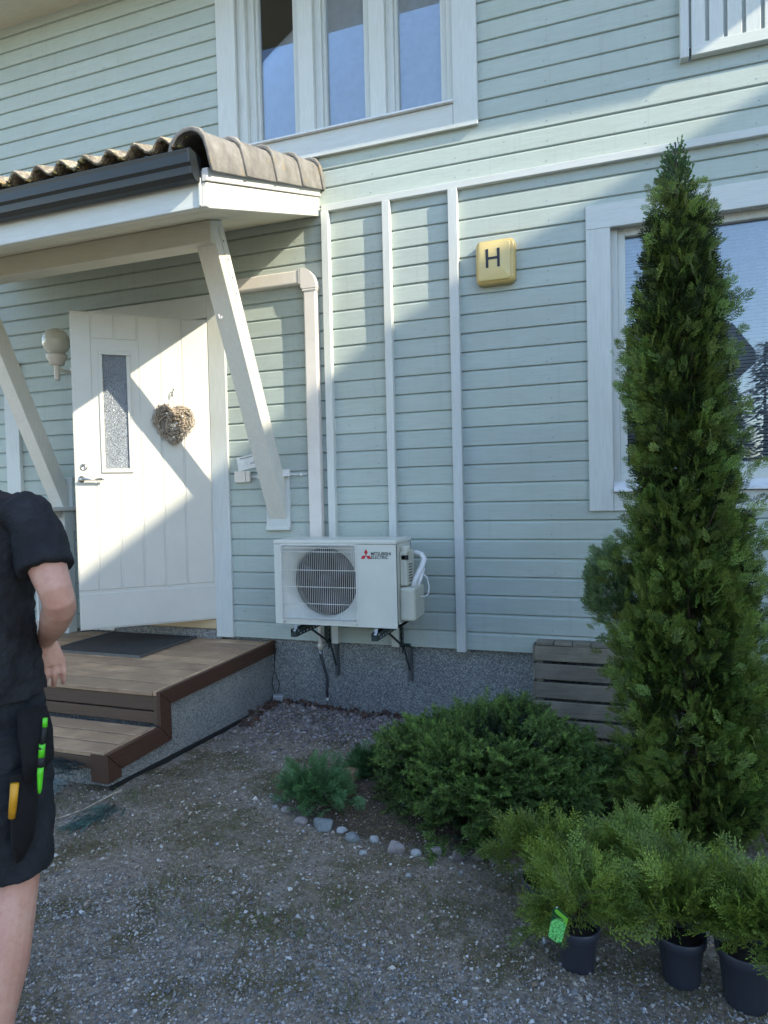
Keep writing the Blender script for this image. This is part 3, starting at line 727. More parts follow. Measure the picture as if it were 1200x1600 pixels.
build(MB().tube([(ax1 + .10, -.30, -.52), (ax1 + .135, -.28, -.56), (ax1 + .15, -.28, -.62), (ax1 + .145, -.29, -.67), (ax1 + .12, -.3, -.685), (ax1 + .10, -.31, -.68)], .0045, 6), 'power_cord', 'whiteplastic', ac, True)
# emblem: three rhombi, and the maker's lettering
em = MB(); ex, ez, q = -1.520, -.400, .0245; h3 = q * math.sqrt(3) / 2
def rh(d1, d2, o):
    return [o, (o[0] + d1[0], o[1] + d1[1]), (o[0] + d1[0] + d2[0], o[1] + d1[1] + d2[1]), (o[0] + d2[0], o[1] + d2[1])]
u1 = (-q / 2, h3); u2 = (q / 2, h3); em.prism(rh(u1, u2, (ex, ez)), ay0 - .0012, ay0 - .0002, 'y')
em.prism(rh((-q, 0), (-q / 2, -h3), (ex, ez)), ay0 - .0012, ay0 - .0002, 'y'); em.prism(rh((q, 0), (q / 2, -h3), (ex, ez)), ay0 - .0012, ay0 - .0002, 'y')
build(em, 'emblem', 'red', ac)
def text(s, size, loc, mat, parent, name, sx=1.0, rot=(R(90), 0, 0), local=False, ext=.0005):
    cu_ = bpy.data.curves.new('t', 'FONT'); cu_.body = s; cu_.size = size; cu_.extrude = ext; cu_.offset = size * .012; tmp = bpy.data.objects.new('t', cu_); COL.objects.link(tmp)
    dg = bpy.context.evaluated_depsgraph_get(); me = bpy.data.meshes.new_from_object(tmp.evaluated_get(dg)); bpy.data.objects.remove(tmp); bpy.data.curves.remove(cu_)
    me.materials.clear(); me.materials.append(M[mat]); me.transform(Matrix.Diagonal((sx, 1, 1, 1)))
    o = bpy.data.objects.new(name, me); COL.objects.link(o); o.parent = parent
    o.location = Vector(loc) - (Vector((0, 0, 0)) if local else ROOT[parent.name]); o.rotation_euler = rot; return o
text('MITSUBISHI', .029, (-1.487, ay0 - .001, -.397), 'ink', ac, 'lettering', .93)
text('ELECTRIC', .029, (-1.487, ay0 - .001, -.420), 'ink', ac, 'lettering', .93)
# brackets
for k, (x, lab) in enumerate(((-2.02, 'dark slotted steel bracket under the fan end of the outdoor unit'), (-1.455, 'dark slotted steel bracket under the plain end of the outdoor unit'))):
    b = thing('wall_bracket', lab, 'bracket', (x, 0, -1.3), 'brackets carrying the outdoor unit')
    build(MB().box(x - .02, x + .02, -.56, -.03, -.935, -.905).box(x - .02, x - .016, -.56, -.03, -.905, -.885).box(x + .016, x + .02, -.56, -.03, -.905, -.885), 'arm', 'bracket', b, bevel=.001)
    build(MB().box(x - .02, x + .02, -.03, -.0155, -1.075, -.88).box(x + .0165, x + .02, -.05, -.03, -1.13, -.88), 'upright', 'bracket', b, bevel=.001)
    build(MB().box(x + .035, x + .070, .025, .0345, -1.34, -1.06).box(x + .067, x + .070, -.01, .025, -1.34, -1.06), 'wall_foot', 'galv', b, bevel=.001)
    build(MB().tube([(x, -.30, -.93), (x + .02, -.02, -1.09), (x + .055, .0, -1.26)], .008, 6).box(x - .01, x + .07, -.03, .01, -1.09, -1.065), 'strut', 'bracket', b)
    dots = MB()
    for j in range(9): dots.box(x + .0201, x + .0207, -.10 - j * .05, -.085 - j * .05, -.925, -.915)
    for j in range(6): dots.box(x + .0201, x + .0207, -.045, -.037, -.92 - j * .032, -.908 - j * .032)
    build(dots, 'slot', 'silver', b)
    build(MB().lathe([(.022, 0), (.024, .006), (.024, .012), (.012, .014), (.012, .042)], (x, -.525, -.905), 12), 'rubber_mount', 'bolt', b, True)
hs = thing('drain_hose', 'grey condensate hose hanging from the outdoor unit down the plinth', 'hose', (-2.06, 0, -1.2))
build(MB().tube([(-2.065, -.05, -.86), (-2.065, -.05, -1.14)], .0155, 10).lathe([(.021, 0), (.021, .022)], (-2.065, -.05, -1.12), 12), 'pipe', 'duct', hs, True)
build(MB().tube([(-2.065, -.05, -1.14), (-2.066, -.045, -1.18), (-2.05, -.03, -1.27), (-2.043, .01, -1.36), (-2.05, .015, -1.45), (-2.05, .015, -1.515)], [.015, .013, .012, .010, .009, .009], 8), 'flexible_end', 'galv', hs, True)
build(MB().lathe([(.012, 0), (.012, .02)], (-2.05, .015, -1.53), 8), 'hose_tip', 'whiteplastic', hs)

# ================================================================== PORCH STEPS
st = thing('porch_steps', 'brown timber porch deck and lower step on a pebble-faced base', 'porch steps', (-3.4, -.7, -1.55))
DX0, DX1 = -4.75, -2.5
seams = [-1.326, -1.176, -1.026, -.876, -.726, -.576, -.426, -.276, -.126, -.005]
for a, b in zip(seams[:-1], seams[1:]):
    bx('deck_plank', 'deck', st, DX0, DX1 - .032, a + .009 if a > -1.3 else a - .012, b - .009, -1.137, -1.109 + random.uniform(-.0015, .0015), .003)
bx('edge_board', 'deck', st, DX1 - .028, DX1 - .004, -1.338, .03, -1.135, -1.1065, .003)
for a, b in ((-1.76, -1.63), (-1.625, -1.495), (-1.49, -1.352)):
    bx('step_plank', 'deck', st, DX0, DX1 - .032, a + .006, b - .006, -1.334, -1.308 + random.uniform(-.0015, .0015), .003)
bx('step_edge_board', 'deck', st, DX1 - .028, DX1 - .004, -1.762, -1.35, -1.333, -1.306, .003)
# side fascia following the step, with mitred pieces
build(MB().prism([(.03, -1.11), (.03, -1.205), (-1.238, -1.205), (-1.340, -1.11)], DX1 - .003, DX1 + .022, 'x'), 'side_fascia', 'deck_dark', st, bevel=.002)
build(MB().prism([(-1.3415, -1.1115), (-1.2405, -1.2065), (-1.2405, -1.415), (-1.3415, -1.31)], DX1 - .003, DX1 + .022, 'x'), 'side_fascia', 'deck_dark', st, bevel=.002)
build(MB().prism([(-1.343, -1.311), (-1.2425, -1.4165), (-1.66, -1.42), (-1.765, -1.311)], DX1 - .003, DX1 + .022, 'x'), 'side_fascia', 'deck_dark', st, bevel=.002)
build(MB().prism([(-1.766, -1.312), (-1.664, -1.421), (-1.664, -1.462), (-1.766, -1.462)], DX1 - .09, DX1 + .022, 'x'), 'corner_post', 'deck_dark', st, bevel=.003)
bx('riser_board', 'deck_dark_x', st, DX0, DX1 - .03, -1.330, -1.306, -1.222, -1.138, .003)
bx('riser_board', 'deck_dark_x', st, DX0, DX1 - .03, -1.327, -1.303, -1.299, -1.232, .003)
bx('riser_post', 'deck_dark_x', st, DX1 - .029, DX1 - .004, -1.335, -1.303, -1.305, -1.137, .002)
bx('step_riser', 'deck_dark_x', st, DX0, DX1 - .093, -1.752, -1.73, -1.40, -1.336, .003)
build(MB().box(DX0, DX1 - .015, -1.235, .03, -1.75, -1.185).box(DX0, DX1 - .015, -1.69, -1.236, -1.75, -1.375), 'pebble_base', 'agg', st)
build(MB().prism([(-1.72, -1.60), (-1.72, -1.495), (.0, -1.585), (.0, -1.68)], DX1 - .014, DX1 + .006, 'x'), 'membrane', 'black', st)
# door mat
mt = thing('door_mat', 'dark grey door mat with a thin metal edge on the deck', 'door mat', (-3.54, -.38, -1.107))
g = NG('mat_pile'); f = g.noise(g.coord((1, 1, 1)), 260, 3, .8); f2 = g.noise(g.coord((1, 1, 1)), 6, 4)
c = g.ramp(f, [(.35, (.018, .018, .02)), (.62, (.05, .05, .052)), (.72, (.22, .22, .21))]); c = g.mix(c, (.07, .06, .05), g.ramp(f2, [(.45, (0, 0, 0)), (.7, (.5, .5, .5))])); M['mat'] = g.fin(c, .95, g.bump(f, 1, .01))
build(MB().box(-3.94, -3.14, -.695, -.05, -1.106, -1.092), 'mat_pile', 'mat', mt, bevel=.002)
mr = MB(); frame_rect(mr, 0, 0, 0, 0, 0, 0, 0, 0); mr = MB()
mr.box(-3.95, -3.13, -.705, -.696, -1.107, -1.09).box(-3.139, -3.13, -.695, -.04, -1.107, -1.09).box(-3.95, -3.941, -.695, -.04, -1.107, -1.09)
build(mr, 'mat_edge', 'galv', mt)
# railing on the far side of the deck
rl = thing('deck_railing', 'white wooden railing along the far side of the deck', 'railing', (-4.36, -.6, -1.1))
bx('post', 'white_z', rl, -4.40, -4.30, -.15, -.055, -1.107, -.09, .004)
bx('post', 'white_z', rl, -4.40, -4.30, -1.28, -1.18, -1.107, -.09, .004)
bx('handrail', 'white_y', rl, -4.43, -4.265, -1.32, -.03, -.089, -.055, .004)
bx('lower_rail', 'white_y', rl, -4.385, -4.325, -1.179, -.151, -1.02, -.94, .003)
bx('upper_rail', 'white_y', rl, -4.37, -4.34, -1.179, -.151, -.15, -.09, .003)
for k in range(8):
    y = -.24 - k * .118; bx('baluster', 'white_z', rl, -4.339, -4.317, y - .07, y, -1.05, -.12, .003)
# little silver transformer with its leads
tr = thing('transformer_box', 'small silver box with two thin leads at the corner of deck and plinth', 'transformer', (-2.44, -.03, -1.58))
bb = build(MB().box(-.038, .038, -.025, .025, 0, .075), 'box_body', 'silver', tr, bevel=.003, local=True); bb.rotation_euler = (.12, .1, .4)
build(MB().tube([(.0, .0, .07), (.02, .0, .16), (-.03, .01, .25), (-.03, .03, .36), (-.02, .04, .42)], .0028, 5).tube([(-.02, .0, .07), (-.05, .01, .15), (-.03, .02, .28), (-.035, .03, .44)], .0028, 5), 'lead', 'black', tr, True, local=True)

# ================================================================== WREATH
wr = thing('twig_wreath', 'heart-shaped driftwood wreath hanging on the open door', 'wreath', (0, 0, 0))
ex_ = Vector((math.cos(ang), math.sin(ang), 0)); en_ = Vector((-math.sin(ang), math.cos(ang), 0)); hinge = Vector((-2.945, -.02, 0))
wc = hinge + ex_ * .290 + en_ * .045 + Vector((0, 0, .552)); wr.location = wc; wr.rotation_euler = (0, 0, ang)
def heart(t):
    x = 17 * math.copysign(abs(math.sin(t)) ** 2.1, math.sin(t)); z = 13 * math.cos(t) - 5 * math.cos(2 * t) - 2 * math.cos(3 * t) - math.cos(4 * t); x *= .0088; z = (z + 2.5) * .0098; r_ = math.hypot(x, z) or 1; k_ = (.145 / r_) ** .62; return x * k_, z * k_
g = NG('driftwood'); f = g.noise(g.coord((1, 1, 1)), 60, 4); M['drift'] = g.fin(g.ramp(f, [(.3, (.20, .155, .115)), (.7, (.50, .42, .33))]), .85, g.bump(f, .5, .003))
tw = MB()
for k in range(430):
    t = random.uniform(0, 2 * math.pi); s = random.uniform(.05, 1.0) ** .5; hx_, hz_ = heart(t); dx, dz = heart(t + .05)
    c_ = Vector((hx_ * s, 0, hz_ * s)); d = Vector((dx - hx_, 0, dz - hz_)).normalized()
    a = random.gauss(0, .55); d = Vector((d.x * math.cos(a) - d.z * math.sin(a), random.gauss(0, .22), d.x * math.sin(a) + d.z * math.cos(a)))
    L = random.uniform(.03, .085); c_.y = random.uniform(-.03, .045) * (1.1 - s * .4); b_ = Vector((random.gauss(0, .005), random.gauss(0, .004), random.gauss(0, .005)))
    r = random.uniform(.0025, .0058)
    tw.tube([c_ - d * L / 2, c_ + b_, c_ + d * L / 2], [r * .7, r, r * .5], 5)
build(tw, 'twigs', 'drift', wr, True, local=True, kind='stuff')
hk = MB(); hk.tube([(.0, .01, .13), (.0, .0, .20), (.0, -.03, .235)], .0018, 5); hk.tube([(.006, -.012, .205), (.0, -.005, .245), (-.006, -.012, .262), (-.012, -.02, .25)], .004, 6)
build(hk, 'hanger', 'galv', wr, True, local=True)
for (x, z) in ((.02, .0), (-.005, -.105), (.06, .05), (-.05, .07)):
    build(MB().lathe([(.001, -.008), (.008, -.002), (.008, .004), (.001, .008)], (-x, .05, z), 6), 'shell', 'whiteplastic', wr, True, local=True)

# ================================================================== SLATTED PLANTER BEHIND THE SHRUB
pl = thing('slatted_planter', 'weathered grey slatted wood planter standing against the plinth', 'planter', (-.2, -.1, -1.58))
for k, (a, b) in enumerate(((-1.105, -1.01), (-1.225, -1.125), (-1.345, -1.245), (-1.465, -1.365), (-1.575, -1.485))):
    bx('slat', 'grey_wood', pl, -.518, .25, -.12 - random.uniform(0, .002), -.10, a, b, .003)
x = -.508
while x < .2:
    bx('top_board', 'grey_wood', pl, x, x + .11, -.118, .015, -1.008 + random.uniform(-.002, .002), -.985, .003); x += .114
for x in (-.51, .2): bx('corner_post', 'grey_wood', pl, x, x + .045, -.099, -.06, -1.58, -1.012, .003)
for a, b in ((-1.105, -1.01), (-1.225, -1.125), (-1.345, -1.245), (-1.465, -1.365)): bx('end_slat', 'grey_wood', pl, -.53, -.5185, -.115, .02, a, b, .002)

# ================================================================== GRAVEL AND STONES
def stones(name, xs, ys, size, tint, sink=.35, zoff=None, mat='stones', kind='stuff', flat=.62):
    n = len(xs); O = np.array([[1, 0, 0], [-1, 0, 0], [0, 1, 0], [0, -1, 0], [0, 0, 1], [0, 0, -1]], float)
    Fq = np.array([[0, 2, 4], [2, 1, 4], [1, 3, 4], [3, 0, 4], [2, 0, 5], [1, 2, 5], [3, 1, 5], [0, 3, 5]])
    V = O[None] * (1 + rng.uniform(-.35, .35, (n, 6, 1))) + rng.normal(0, .16, (n, 6, 3))
    V[:, :, 1] *= rng.uniform(.6, 1, (n, 1)); V[:, :, 2] *= rng.uniform(.4, .9, (n, 1)) * flat / .62
    a = rng.uniform(0, 2 * np.pi, n); b = rng.normal(0, .5, n)
    y, z = V[:, :, 1].copy(), V[:, :, 2].copy(); V[:, :, 1] = y * np.cos(b)[:, None] - z * np.sin(b)[:, None]; V[:, :, 2] = y * np.sin(b)[:, None] + z * np.cos(b)[:, None]
    x, y = V[:, :, 0].copy(), V[:, :, 1].copy(); V[:, :, 0] = x * np.cos(a)[:, None] - y * np.sin(a)[:, None]; V[:, :, 1] = x * np.sin(a)[:, None] + y * np.cos(a)[:, None]
    V *= size[:, None, None] / 2
    V[:, :, 0] += xs[:, None]; V[:, :, 1] += ys[:, None]; V[:, :, 2] += (zgb(xs, ys) + size * .5 * sink + (0 if zoff is None else zoff))[:, None]
    F = (Fq[None] + 6 * np.arange(n)[:, None, None]).reshape(-1, 3)
    return fastmesh(name, V.reshape(-1, 3), F, mat, tint=np.repeat(tint, 6, 0), kind=kind)
def deckmask(x, y): return ~((x < -2.47) & (y > -1.72))
def pick(cols, n): c = np.array(cols)[rng.integers(0, len(cols), n)]; return c * rng.uniform(.7, 1.25, (n, 1))
def soft(x, y, s=1.0): return .5 + .5 * np.sin(1.9 * s * x + 1.3 * np.sin(2.3 * s * y + .7)) * np.sin(2.4 * s * y + 1.1 * np.sin(1.7 * s * x + 2))
GREYS = [(.29, .28, .27), (.21, .205, .20), (.37, .36, .345), (.14, .14, .14), (.46, .455, .44), (.26, .235, .215), (.33, .29, .255), (.22, .23, .235)]
N = 78000
xs = rng.uniform(-2.9, 1.15, N); ys = -3.9 + 1.75 * rng.uniform(0, 1, N) ** 1.15
keep = (rng.uniform(0, 1, N) < np.clip((-(ys) - 2.36) * 3.0 + .9 * (soft(xs, ys, 2.1) - .5) + .25 * (xs < -1.0), .02, 1)) & deckmask(xs, ys)
xs, ys = xs[keep], ys[keep]; n = len(xs); size = np.clip(rng.lognormal(math.log(.0078), .38, n), .004, .022)
stones('gravel', xs, ys, size, pick(GREYS, n))
# sparser mixed gravel in the trodden and mossy part
N = 48000; xs = rng.uniform(-3.3, 1.1, N); ys = rng.uniform(-2.6, -.02, N)
keep = deckmask(xs, ys) & (rng.uniform(0, 1, N) < (.25 + .75 * soft(xs * 1.3 + 1, ys * 1.3, 2.2)) * (1 - .7 * (((xs + .95) / .6) ** 2 + ((ys + 1.38) / .42) ** 2 < 1))); xs, ys = xs[keep], ys[keep]; n = len(xs)
size = np.clip(rng.lognormal(math.log(.0078), .48, n), .003, .026)
stones('fine_gravel', xs, ys, size, pick([(.31, .26, .21), (.20, .16, .125), (.42, .365, .305), (.27, .20, .14), (.48, .44, .39), (.15, .115, .085)], n), .2)
# coarse crushed rock heaped along the plinth
N = 5200; xs = rng.uniform(-2.47, -.5, N); ys = -.02 - np.abs(rng.normal(0, .38, N)); keep = (ys > -1.0) & (rng.uniform(0, 1, N) < .55 + .45 * (xs < -1.2)); xs, ys = xs[keep], ys[keep]; n = len(xs)
stones('crushed_rock', xs, ys, np.clip(rng.lognormal(math.log(.019), .35, n), .008, .045), pick([(.25, .225, .225), (.19, .17, .17), (.33, .30, .29), (.14, .12, .115), (.29, .23, .20)], n), .35)
N = 130; xs = np.concatenate([rng.uniform(-2.46, -1.35, 90), rng.normal(-2.42, .03, 40)]); ys = np.concatenate([-.0 - np.abs(rng.normal(0, .05, 90)), rng.uniform(-.55, -.05, 40)]); 
stones('bark_lumps', xs, ys, rng.uniform(.025, .065, 130), pick([(.09, .05, .038), (.12, .07, .05), (.07, .045, .04)], 130), .6)
# light chips, seed husks and wood splinters scattered over the moss
N = 13000; xs = rng.uniform(-3.4, 1.0, N); ys = rng.uniform(-3.3, -.3, N); keep = deckmask(xs, ys) & (rng.uniform(0, 1, N) < soft(xs + .4, ys, 1.9)); xs, ys = xs[keep], ys[keep]; n = len(xs)
stones('wood_chips', xs, ys, rng.uniform(.003, .011, n), pick([(.36, .30, .22), (.44, .39, .31), (.24, .18, .12), (.5, .48, .44)], n), .7, flat=.25)
# big pale pebbles
N = 170; xs = rng.uniform(-3.2, 1.0, N); ys = rng.uniform(-3.3, -.9, N); keep = deckmask(xs, ys); xs, ys = xs[keep], ys[keep]; n = len(xs)
stones('pale_pebbles', xs, ys, rng.uniform(.012, .026, n), pick([(.45, .45, .44), (.38, .36, .34), (.55, .53, .5), (.33, .34, .36)], n), .4)

# border stones, one by one
BS = [(-1.679, -1.51, .032, 'w'), (-1.623, -1.533, .038, 'w'), (-1.535, -1.63, .055, 'p'), (-1.417, -1.715, .082, 'p'), (-1.288, -1.745, .112, 'g'), (-1.193, -1.752, .055, 'w'), (-1.118, -1.80, .075, 'g'), (-1.031, -1.90, .042, 'w'), (-1.02, -1.79, .058, 'w'),
      (-.905, -1.845, .098, 'p'), (-.812, -1.855, .05, 'w'), (-.733, -1.83, .072, 'p'), (-.63, -1.855, .085, 'b'), (-.555, -1.83, .06, 'b'), (-.492, -1.84, .05, 'b'), (-.79, -2.03, .028, 'w'), (-1.604, -1.615, .034, 'w')]
BL = ['small round pebble at the far left end of the border stones', 'whitish pebble left of the juniper, second in the border row', 'pinkish small stone below the left juniper sprays', 'pale pink rounded stone below the bluish juniper',
      'flat blue-grey stone, the widest of the border row', 'small whitish stone right of the widest flat grey stone', 'light grey angular stone on the bend of the border', 'small pale stone lying just outside the border bend', 'white pebble between the border bend and the long pinkish stone',
      'long pinkish grey stone left of the white wedge stone', 'white wedge-shaped stone in the middle of the border row', 'grey pink stone half under the left edge of the spruce', 'upright brown rounded stone under the spruce mound', 'dark brown stone right of the upright one under the spruce', 'last brown stone of the border under the spruce skirt',
      'single white pebble alone on the moss in front of the border', 'small pale pebble beside the pinkish small stone']
SC_ = {'w': (.34, .34, .335), 'p': (.30, .255, .24), 'g': (.21, .235, .235), 'b': (.17, .14, .125)}
M_st = {}
for k, c in SC_.items():
    g = NG('border_stone_' + {'w': 'pale', 'p': 'pink', 'g': 'bluish', 'b': 'brown'}[k]); f = g.noise(g.coord((1, 1, 1)), 25, 6, .7); f2 = g.noise(g.coord((1, 1, 1)), 160, 3)
    cc = g.mix(c, tuple(v * .6 for v in c), g.ramp(f, [(.4, (0, 0, 0)), (.7, (1, 1, 1))])); cc = g.mix(cc, (.08, .09, .03), g.ramp(f, [(.62, (0, 0, 0)), (.75, (.5, .5, .5))]))
    M_st[k] = g.fin(cc, .85, g.bump(f2, .4, .003, g.bump(f, .4, .006)))
for (x, y, s, k), lb in zip(BS, BL):
    bm = bmesh.new(); bmesh.ops.create_icosphere(bm, subdivisions=3, radius=.5)
    ph = random.uniform(0, 9); nn = [Vector((random.gauss(0, 1), random.gauss(0, 1), random.gauss(0, 1))).normalized() for _ in range(11)]; dd = [random.uniform(.27, .44) for _ in nn]
    for v in bm.verts:
        p = v.co.copy()
        for q, d_ in zip(nn, dd):
            e = p.dot(q) - d_
            if e > 0: p -= q * e * .97
        p += p * .06 * math.sin(5 * p.x + ph) * math.sin(6 * p.y + ph * 2)
        v.co = Vector((p.x * s, p.y * s * .75, p.z * s * .72))
    me = bpy.data.meshes.new('border_stone'); bm.to_mesh(me); bm.free(); me.materials.append(M_st[k]); me.shade_smooth()
    o = bpy.data.objects.new('border_stone', me); COL.objects.link(o); o.location = (x, y, float(zgb(x, y)) + s * .10); o.rotation_euler = (0, random.uniform(-.2, .2), random.uniform(-.5, .5)); tag(o, lb, 'stone', 'border stones of the planting bed')

# ================================================================== FOLIAGE
def spike(P, D, S, L, w):
    L = L[:, None]; w = w[:, None]
    return np.stack([P + S * w, P + D * L, P - S * w], 1)
def flare(P, D, S, L, w):
    L = L[:, None]; w = w[:, None]
    return np.stack([P - S * w * .25, P + D * L + S * w * .85, P + D * L * .92 - S * w * .85], 1)
def kite(P, D, S, L, w):
    """leaf quads: P base (n,3), D unit dir, S unit side, lengths, widths"""
    L = L[:, None]; w = w[:, None]
    return np.stack([P, P + D * L * .45 + S * w, P + D * L, P + D * L * .45 - S * w], 1)
def frond_template(kind, seed):
    r = np.random.default_rng(seed); Pb = []; D = []; S = []; L = []; W = []; T = []
    def add(p, d, s, l, w, t): Pb.append(p); D.append(d); S.append(s); L.append(l); W.append(w); T.append(t)
    def seg(p, a, l, w, t, droop=0):
        d = np.array([math.sin(a), math.cos(a), droop + r.normal(0, .09)]); d /= np.linalg.norm(d); s = np.cross(d, [0, 0, 1]); s /= np.linalg.norm(s)
        s = s + np.array([0, 0, r.normal(0, .35)]); s /= np.linalg.norm(s); add(p, d, s, l, w, t); return d
    if kind == 'thuja':
        n = 6
        for i in range(n):
            t = i / n; p = np.array([.05 * math.sin(3 * t), t, .10 * t * t]); seg(p, r.normal(0, .05), 1.25 / n, .030, .35)
            for sd in (-1, 1):
                if r.random() < .12: continue
                l = (.42 * (1 - t) + .14) * r.uniform(.8, 1.15); a = sd * r.uniform(.6, .85); q = p.copy(); m = 2
                for j in range(m):
                    d = seg(q, a - sd * .12 * j, l / m * 1.15, .040, .55 + .1 * j)
                    if j or l < .3:
                        seg(q, a + sd * .55, l * .38, .036, .9)
                    seg(q, a - sd * .6, l * .36, .036, .9)
                    q = q + d * l / m
                seg(q, a - sd * .4, l * .34, .038, 1.15)
        seg(np.array([.0, 1, .1]), 0, .16, .018, 1.)
    elif kind == 'spruce':
        def brush(p0, a, l, n, nl):
            d = np.array([math.sin(a), math.cos(a), 0]); add(p0, d, np.array([-d[1], d[0], 0.]), l, .012, .15)
            for i in range(n):
                t = (i + .5) / n; p = p0 + d * l * t
                for _ in range(3):
                    ph = r.uniform(0, 2 * math.pi); out = np.array([-d[1] * math.cos(ph), d[0] * math.cos(ph), math.sin(ph) * .8]); dd = d * .8 + out; dd /= np.linalg.norm(dd)
                    sd = np.cross(dd, r.normal(0, 1, 3)); sd /= np.linalg.norm(sd); add(p, dd, sd, nl * r.uniform(.8, 1.1), .022, .4 + .6 * t * (l / .5 if l < .5 else 1))
        brush(np.zeros(3), 0, 1, 13, .19)
        for t, sd in ((.25, 1), (.38, -1), (.55, 1), (.68, -1)): brush(np.array([0, t, 0.]), sd * .85, .42 * (1.15 - t), 6, .16)
    elif kind == 'airy':
        n = 8
        for i in range(n):
            t = i / n; p = np.array([.06 * math.sin(4 * t), t, -.12 * t * t]); seg(p, r.normal(0, .06), 1.2 / n, .013, .3)
            for sd in (-1, 1):
                l = (.36 * (1 - t) + .13) * r.uniform(.7, 1.25); a = sd * r.uniform(.45, .75); q = p.copy()
                for j in range(3):
                    d = seg(q, a + r.normal(0, .12), l / 3 * 1.1, .018, .5 + .1 * j, -.1)
                    seg(q, a + sd * .6, l * .28, .016, .9, -.1); seg(q, a - sd * .6, l * .28, .016, .9, -.1); q = q + d * l / 3
                seg(q, a, l * .28, .019, 1.1)
    elif kind == 'needle':
        for i in range(26):
            t = i / 26; p = np.array([0, t, 0]); 
            for _ in range(3):
                ph = r.uniform(0, 2 * math.pi); dd = np.array([math.cos(ph), .9, math.sin(ph)]); dd /= np.linalg.norm(dd); sd = np.cross(dd, r.normal(0, 1, 3)); sd /= np.linalg.norm(sd); add(p, dd, sd, .2, .010, .5 + .5 * t)
        add(np.zeros(3), np.array([0, 1., 0]), np.array([1., 0, 0]), 1, .02, .1)
    fn = spike if kind in ('spruce', 'needle') else flare if kind == 'thuja' else kite
    V = fn(np.array(Pb), np.array(D), np.array(S), np.array(L), np.array(W)); return V, np.array(T)
def place_fronds(tmpls, pos, dirs, norms, scale, base, tip, jit=.18, wid=1.0):
    """pos (n,3) ; dirs growth ; norms flat normal ; returns V, F, tint"""
    dirs = dirs / np.linalg.norm(dirs, axis=1, keepdims=True); sd = np.cross(dirs, norms); sd /= np.linalg.norm(sd, axis=1, keepdims=True) + 1e-9; nn = np.cross(sd, dirs)
    VV = []; TT = []; idx = rng.integers(0, len(tmpls), len(pos))
    for k, (T, tt) in enumerate(tmpls):
        m = idx == k
        if not m.any(): continue
        n = m.sum(); q = T.shape[0]
        A = np.stack([sd[m] * wid, dirs[m], nn[m]], 1) * scale[m][:, None, None]
        W = np.einsum('qvc,nck->nqvk', T, A) + pos[m][:, None, None, :]
        b = base[m][:, None, :] if base.ndim > 1 else base; t_ = tip[m][:, None, :] if tip.ndim > 1 else tip
        c = b * (1 - tt[None, :, None]) + t_ * tt[None, :, None]; c = c * rng.uniform(1 - jit, 1 + jit, (n, q, 1)) * rng.uniform(1 - jit, 1 + jit, (n, 1, 1))
        VV.append(W.reshape(-1, 3)); TT.append(np.repeat(c.reshape(-1, 3), T.shape[1], 0)); nv = T.shape[1]
    V = np.concatenate(VV); T = np.concatenate(TT); F = np.arange(len(V)).reshape(-1, nv); return V, F, T
def unit(a): return a / np.linalg.norm(a, axis=-1, keepdims=True)
TH = [frond_template('thuja', s) for s in (1, 2, 3, 4)]; SPR = [frond_template('spruce', s) for s in (5, 6, 7)]; AIR = [frond_template('airy', s) for s in (8, 9, 10)]; NE = [frond_template('needle', s) for s in (11, 12)]

# --- tall thuja
tz = np.array([-1.62, -1.5, -1.3, -1.0, -.7, -.4, -.26, -.12, .17, .45, .67, .78, .87, 1.0, 1.15, 1.28, 1.42, 1.5])
tr_ = -.028 + np.array([.28, .36, .375, .385, .365, .315, .30, .268, .243, .23, .218, .20, .158, .128, .125, .10, .03, .0])
tcx = np.array([.33, .33, .327, .303, .30, .306, .302, .293, .271, .262, .262, .266, .262, .262, .268, .262, .26, .26])
TY = -1.25
tj = thing('thuja_tree', 'tall narrow dark green thuja in front of the right window', 'conifer', (.3, TY, -1.56))
def lump(th, z): return 1 + .20 * np.sin(3 * th + 4.1 * z + 1) * np.sin(5.3 * z + 2 * th) + .13 * np.sin(7 * th - 9 * z) + .06 * np.sin(13 * z + 5 * th)
nb = 560
bz_ = -1.55 + 2.78 * rng.uniform(0, 1, nb) ** 1.25; bth = rng.uniform(0, 2 * np.pi, nb)
P_ = []; D_ = []; N_ = []; S_ = []; Bc = []; Tc = []
for zc, th in zip(bz_, bth):
    Rr = max(.012, np.interp(zc, tz, tr_)) * lump(th, zc) ; cx = np.interp(zc, tz, tcx); rad = np.array([math.cos(th), math.sin(th) * .92, 0])
    shell = Rr * rng.uniform(.84, 1.04); k = 22 if Rr > .12 else 11; tone = rng.uniform(.6, 1.35); warm = rng.uniform(0, 1)
    fl = rng.normal(0, .5)
    for j in range(k):
        u = rng.uniform(.45, 1); off = rng.normal(0, .042, 3) * np.array([1, 1, 1.2]); tang = np.array([-rad[1], rad[0], 0])
        p = np.array([cx, TY, zc]) + rad * (shell * u - .035) + off; p[2] += .10 * (u - .7)
        d = rad * rng.uniform(.3, 1.0) + np.array([0, 0, rng.uniform(.25, 1.0)]) + tang * rng.normal(0, .45)
        nrm = tang + rad * rng.normal(fl, .5) + np.array([0, 0, rng.normal(0, .3)])
        P_.append(p); D_.append(d); N_.append(nrm); S_.append(rng.uniform(.042, .078))
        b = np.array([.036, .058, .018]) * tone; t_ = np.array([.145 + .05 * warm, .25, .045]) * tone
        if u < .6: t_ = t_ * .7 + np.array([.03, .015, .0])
        Bc.append(b); Tc.append(t_)
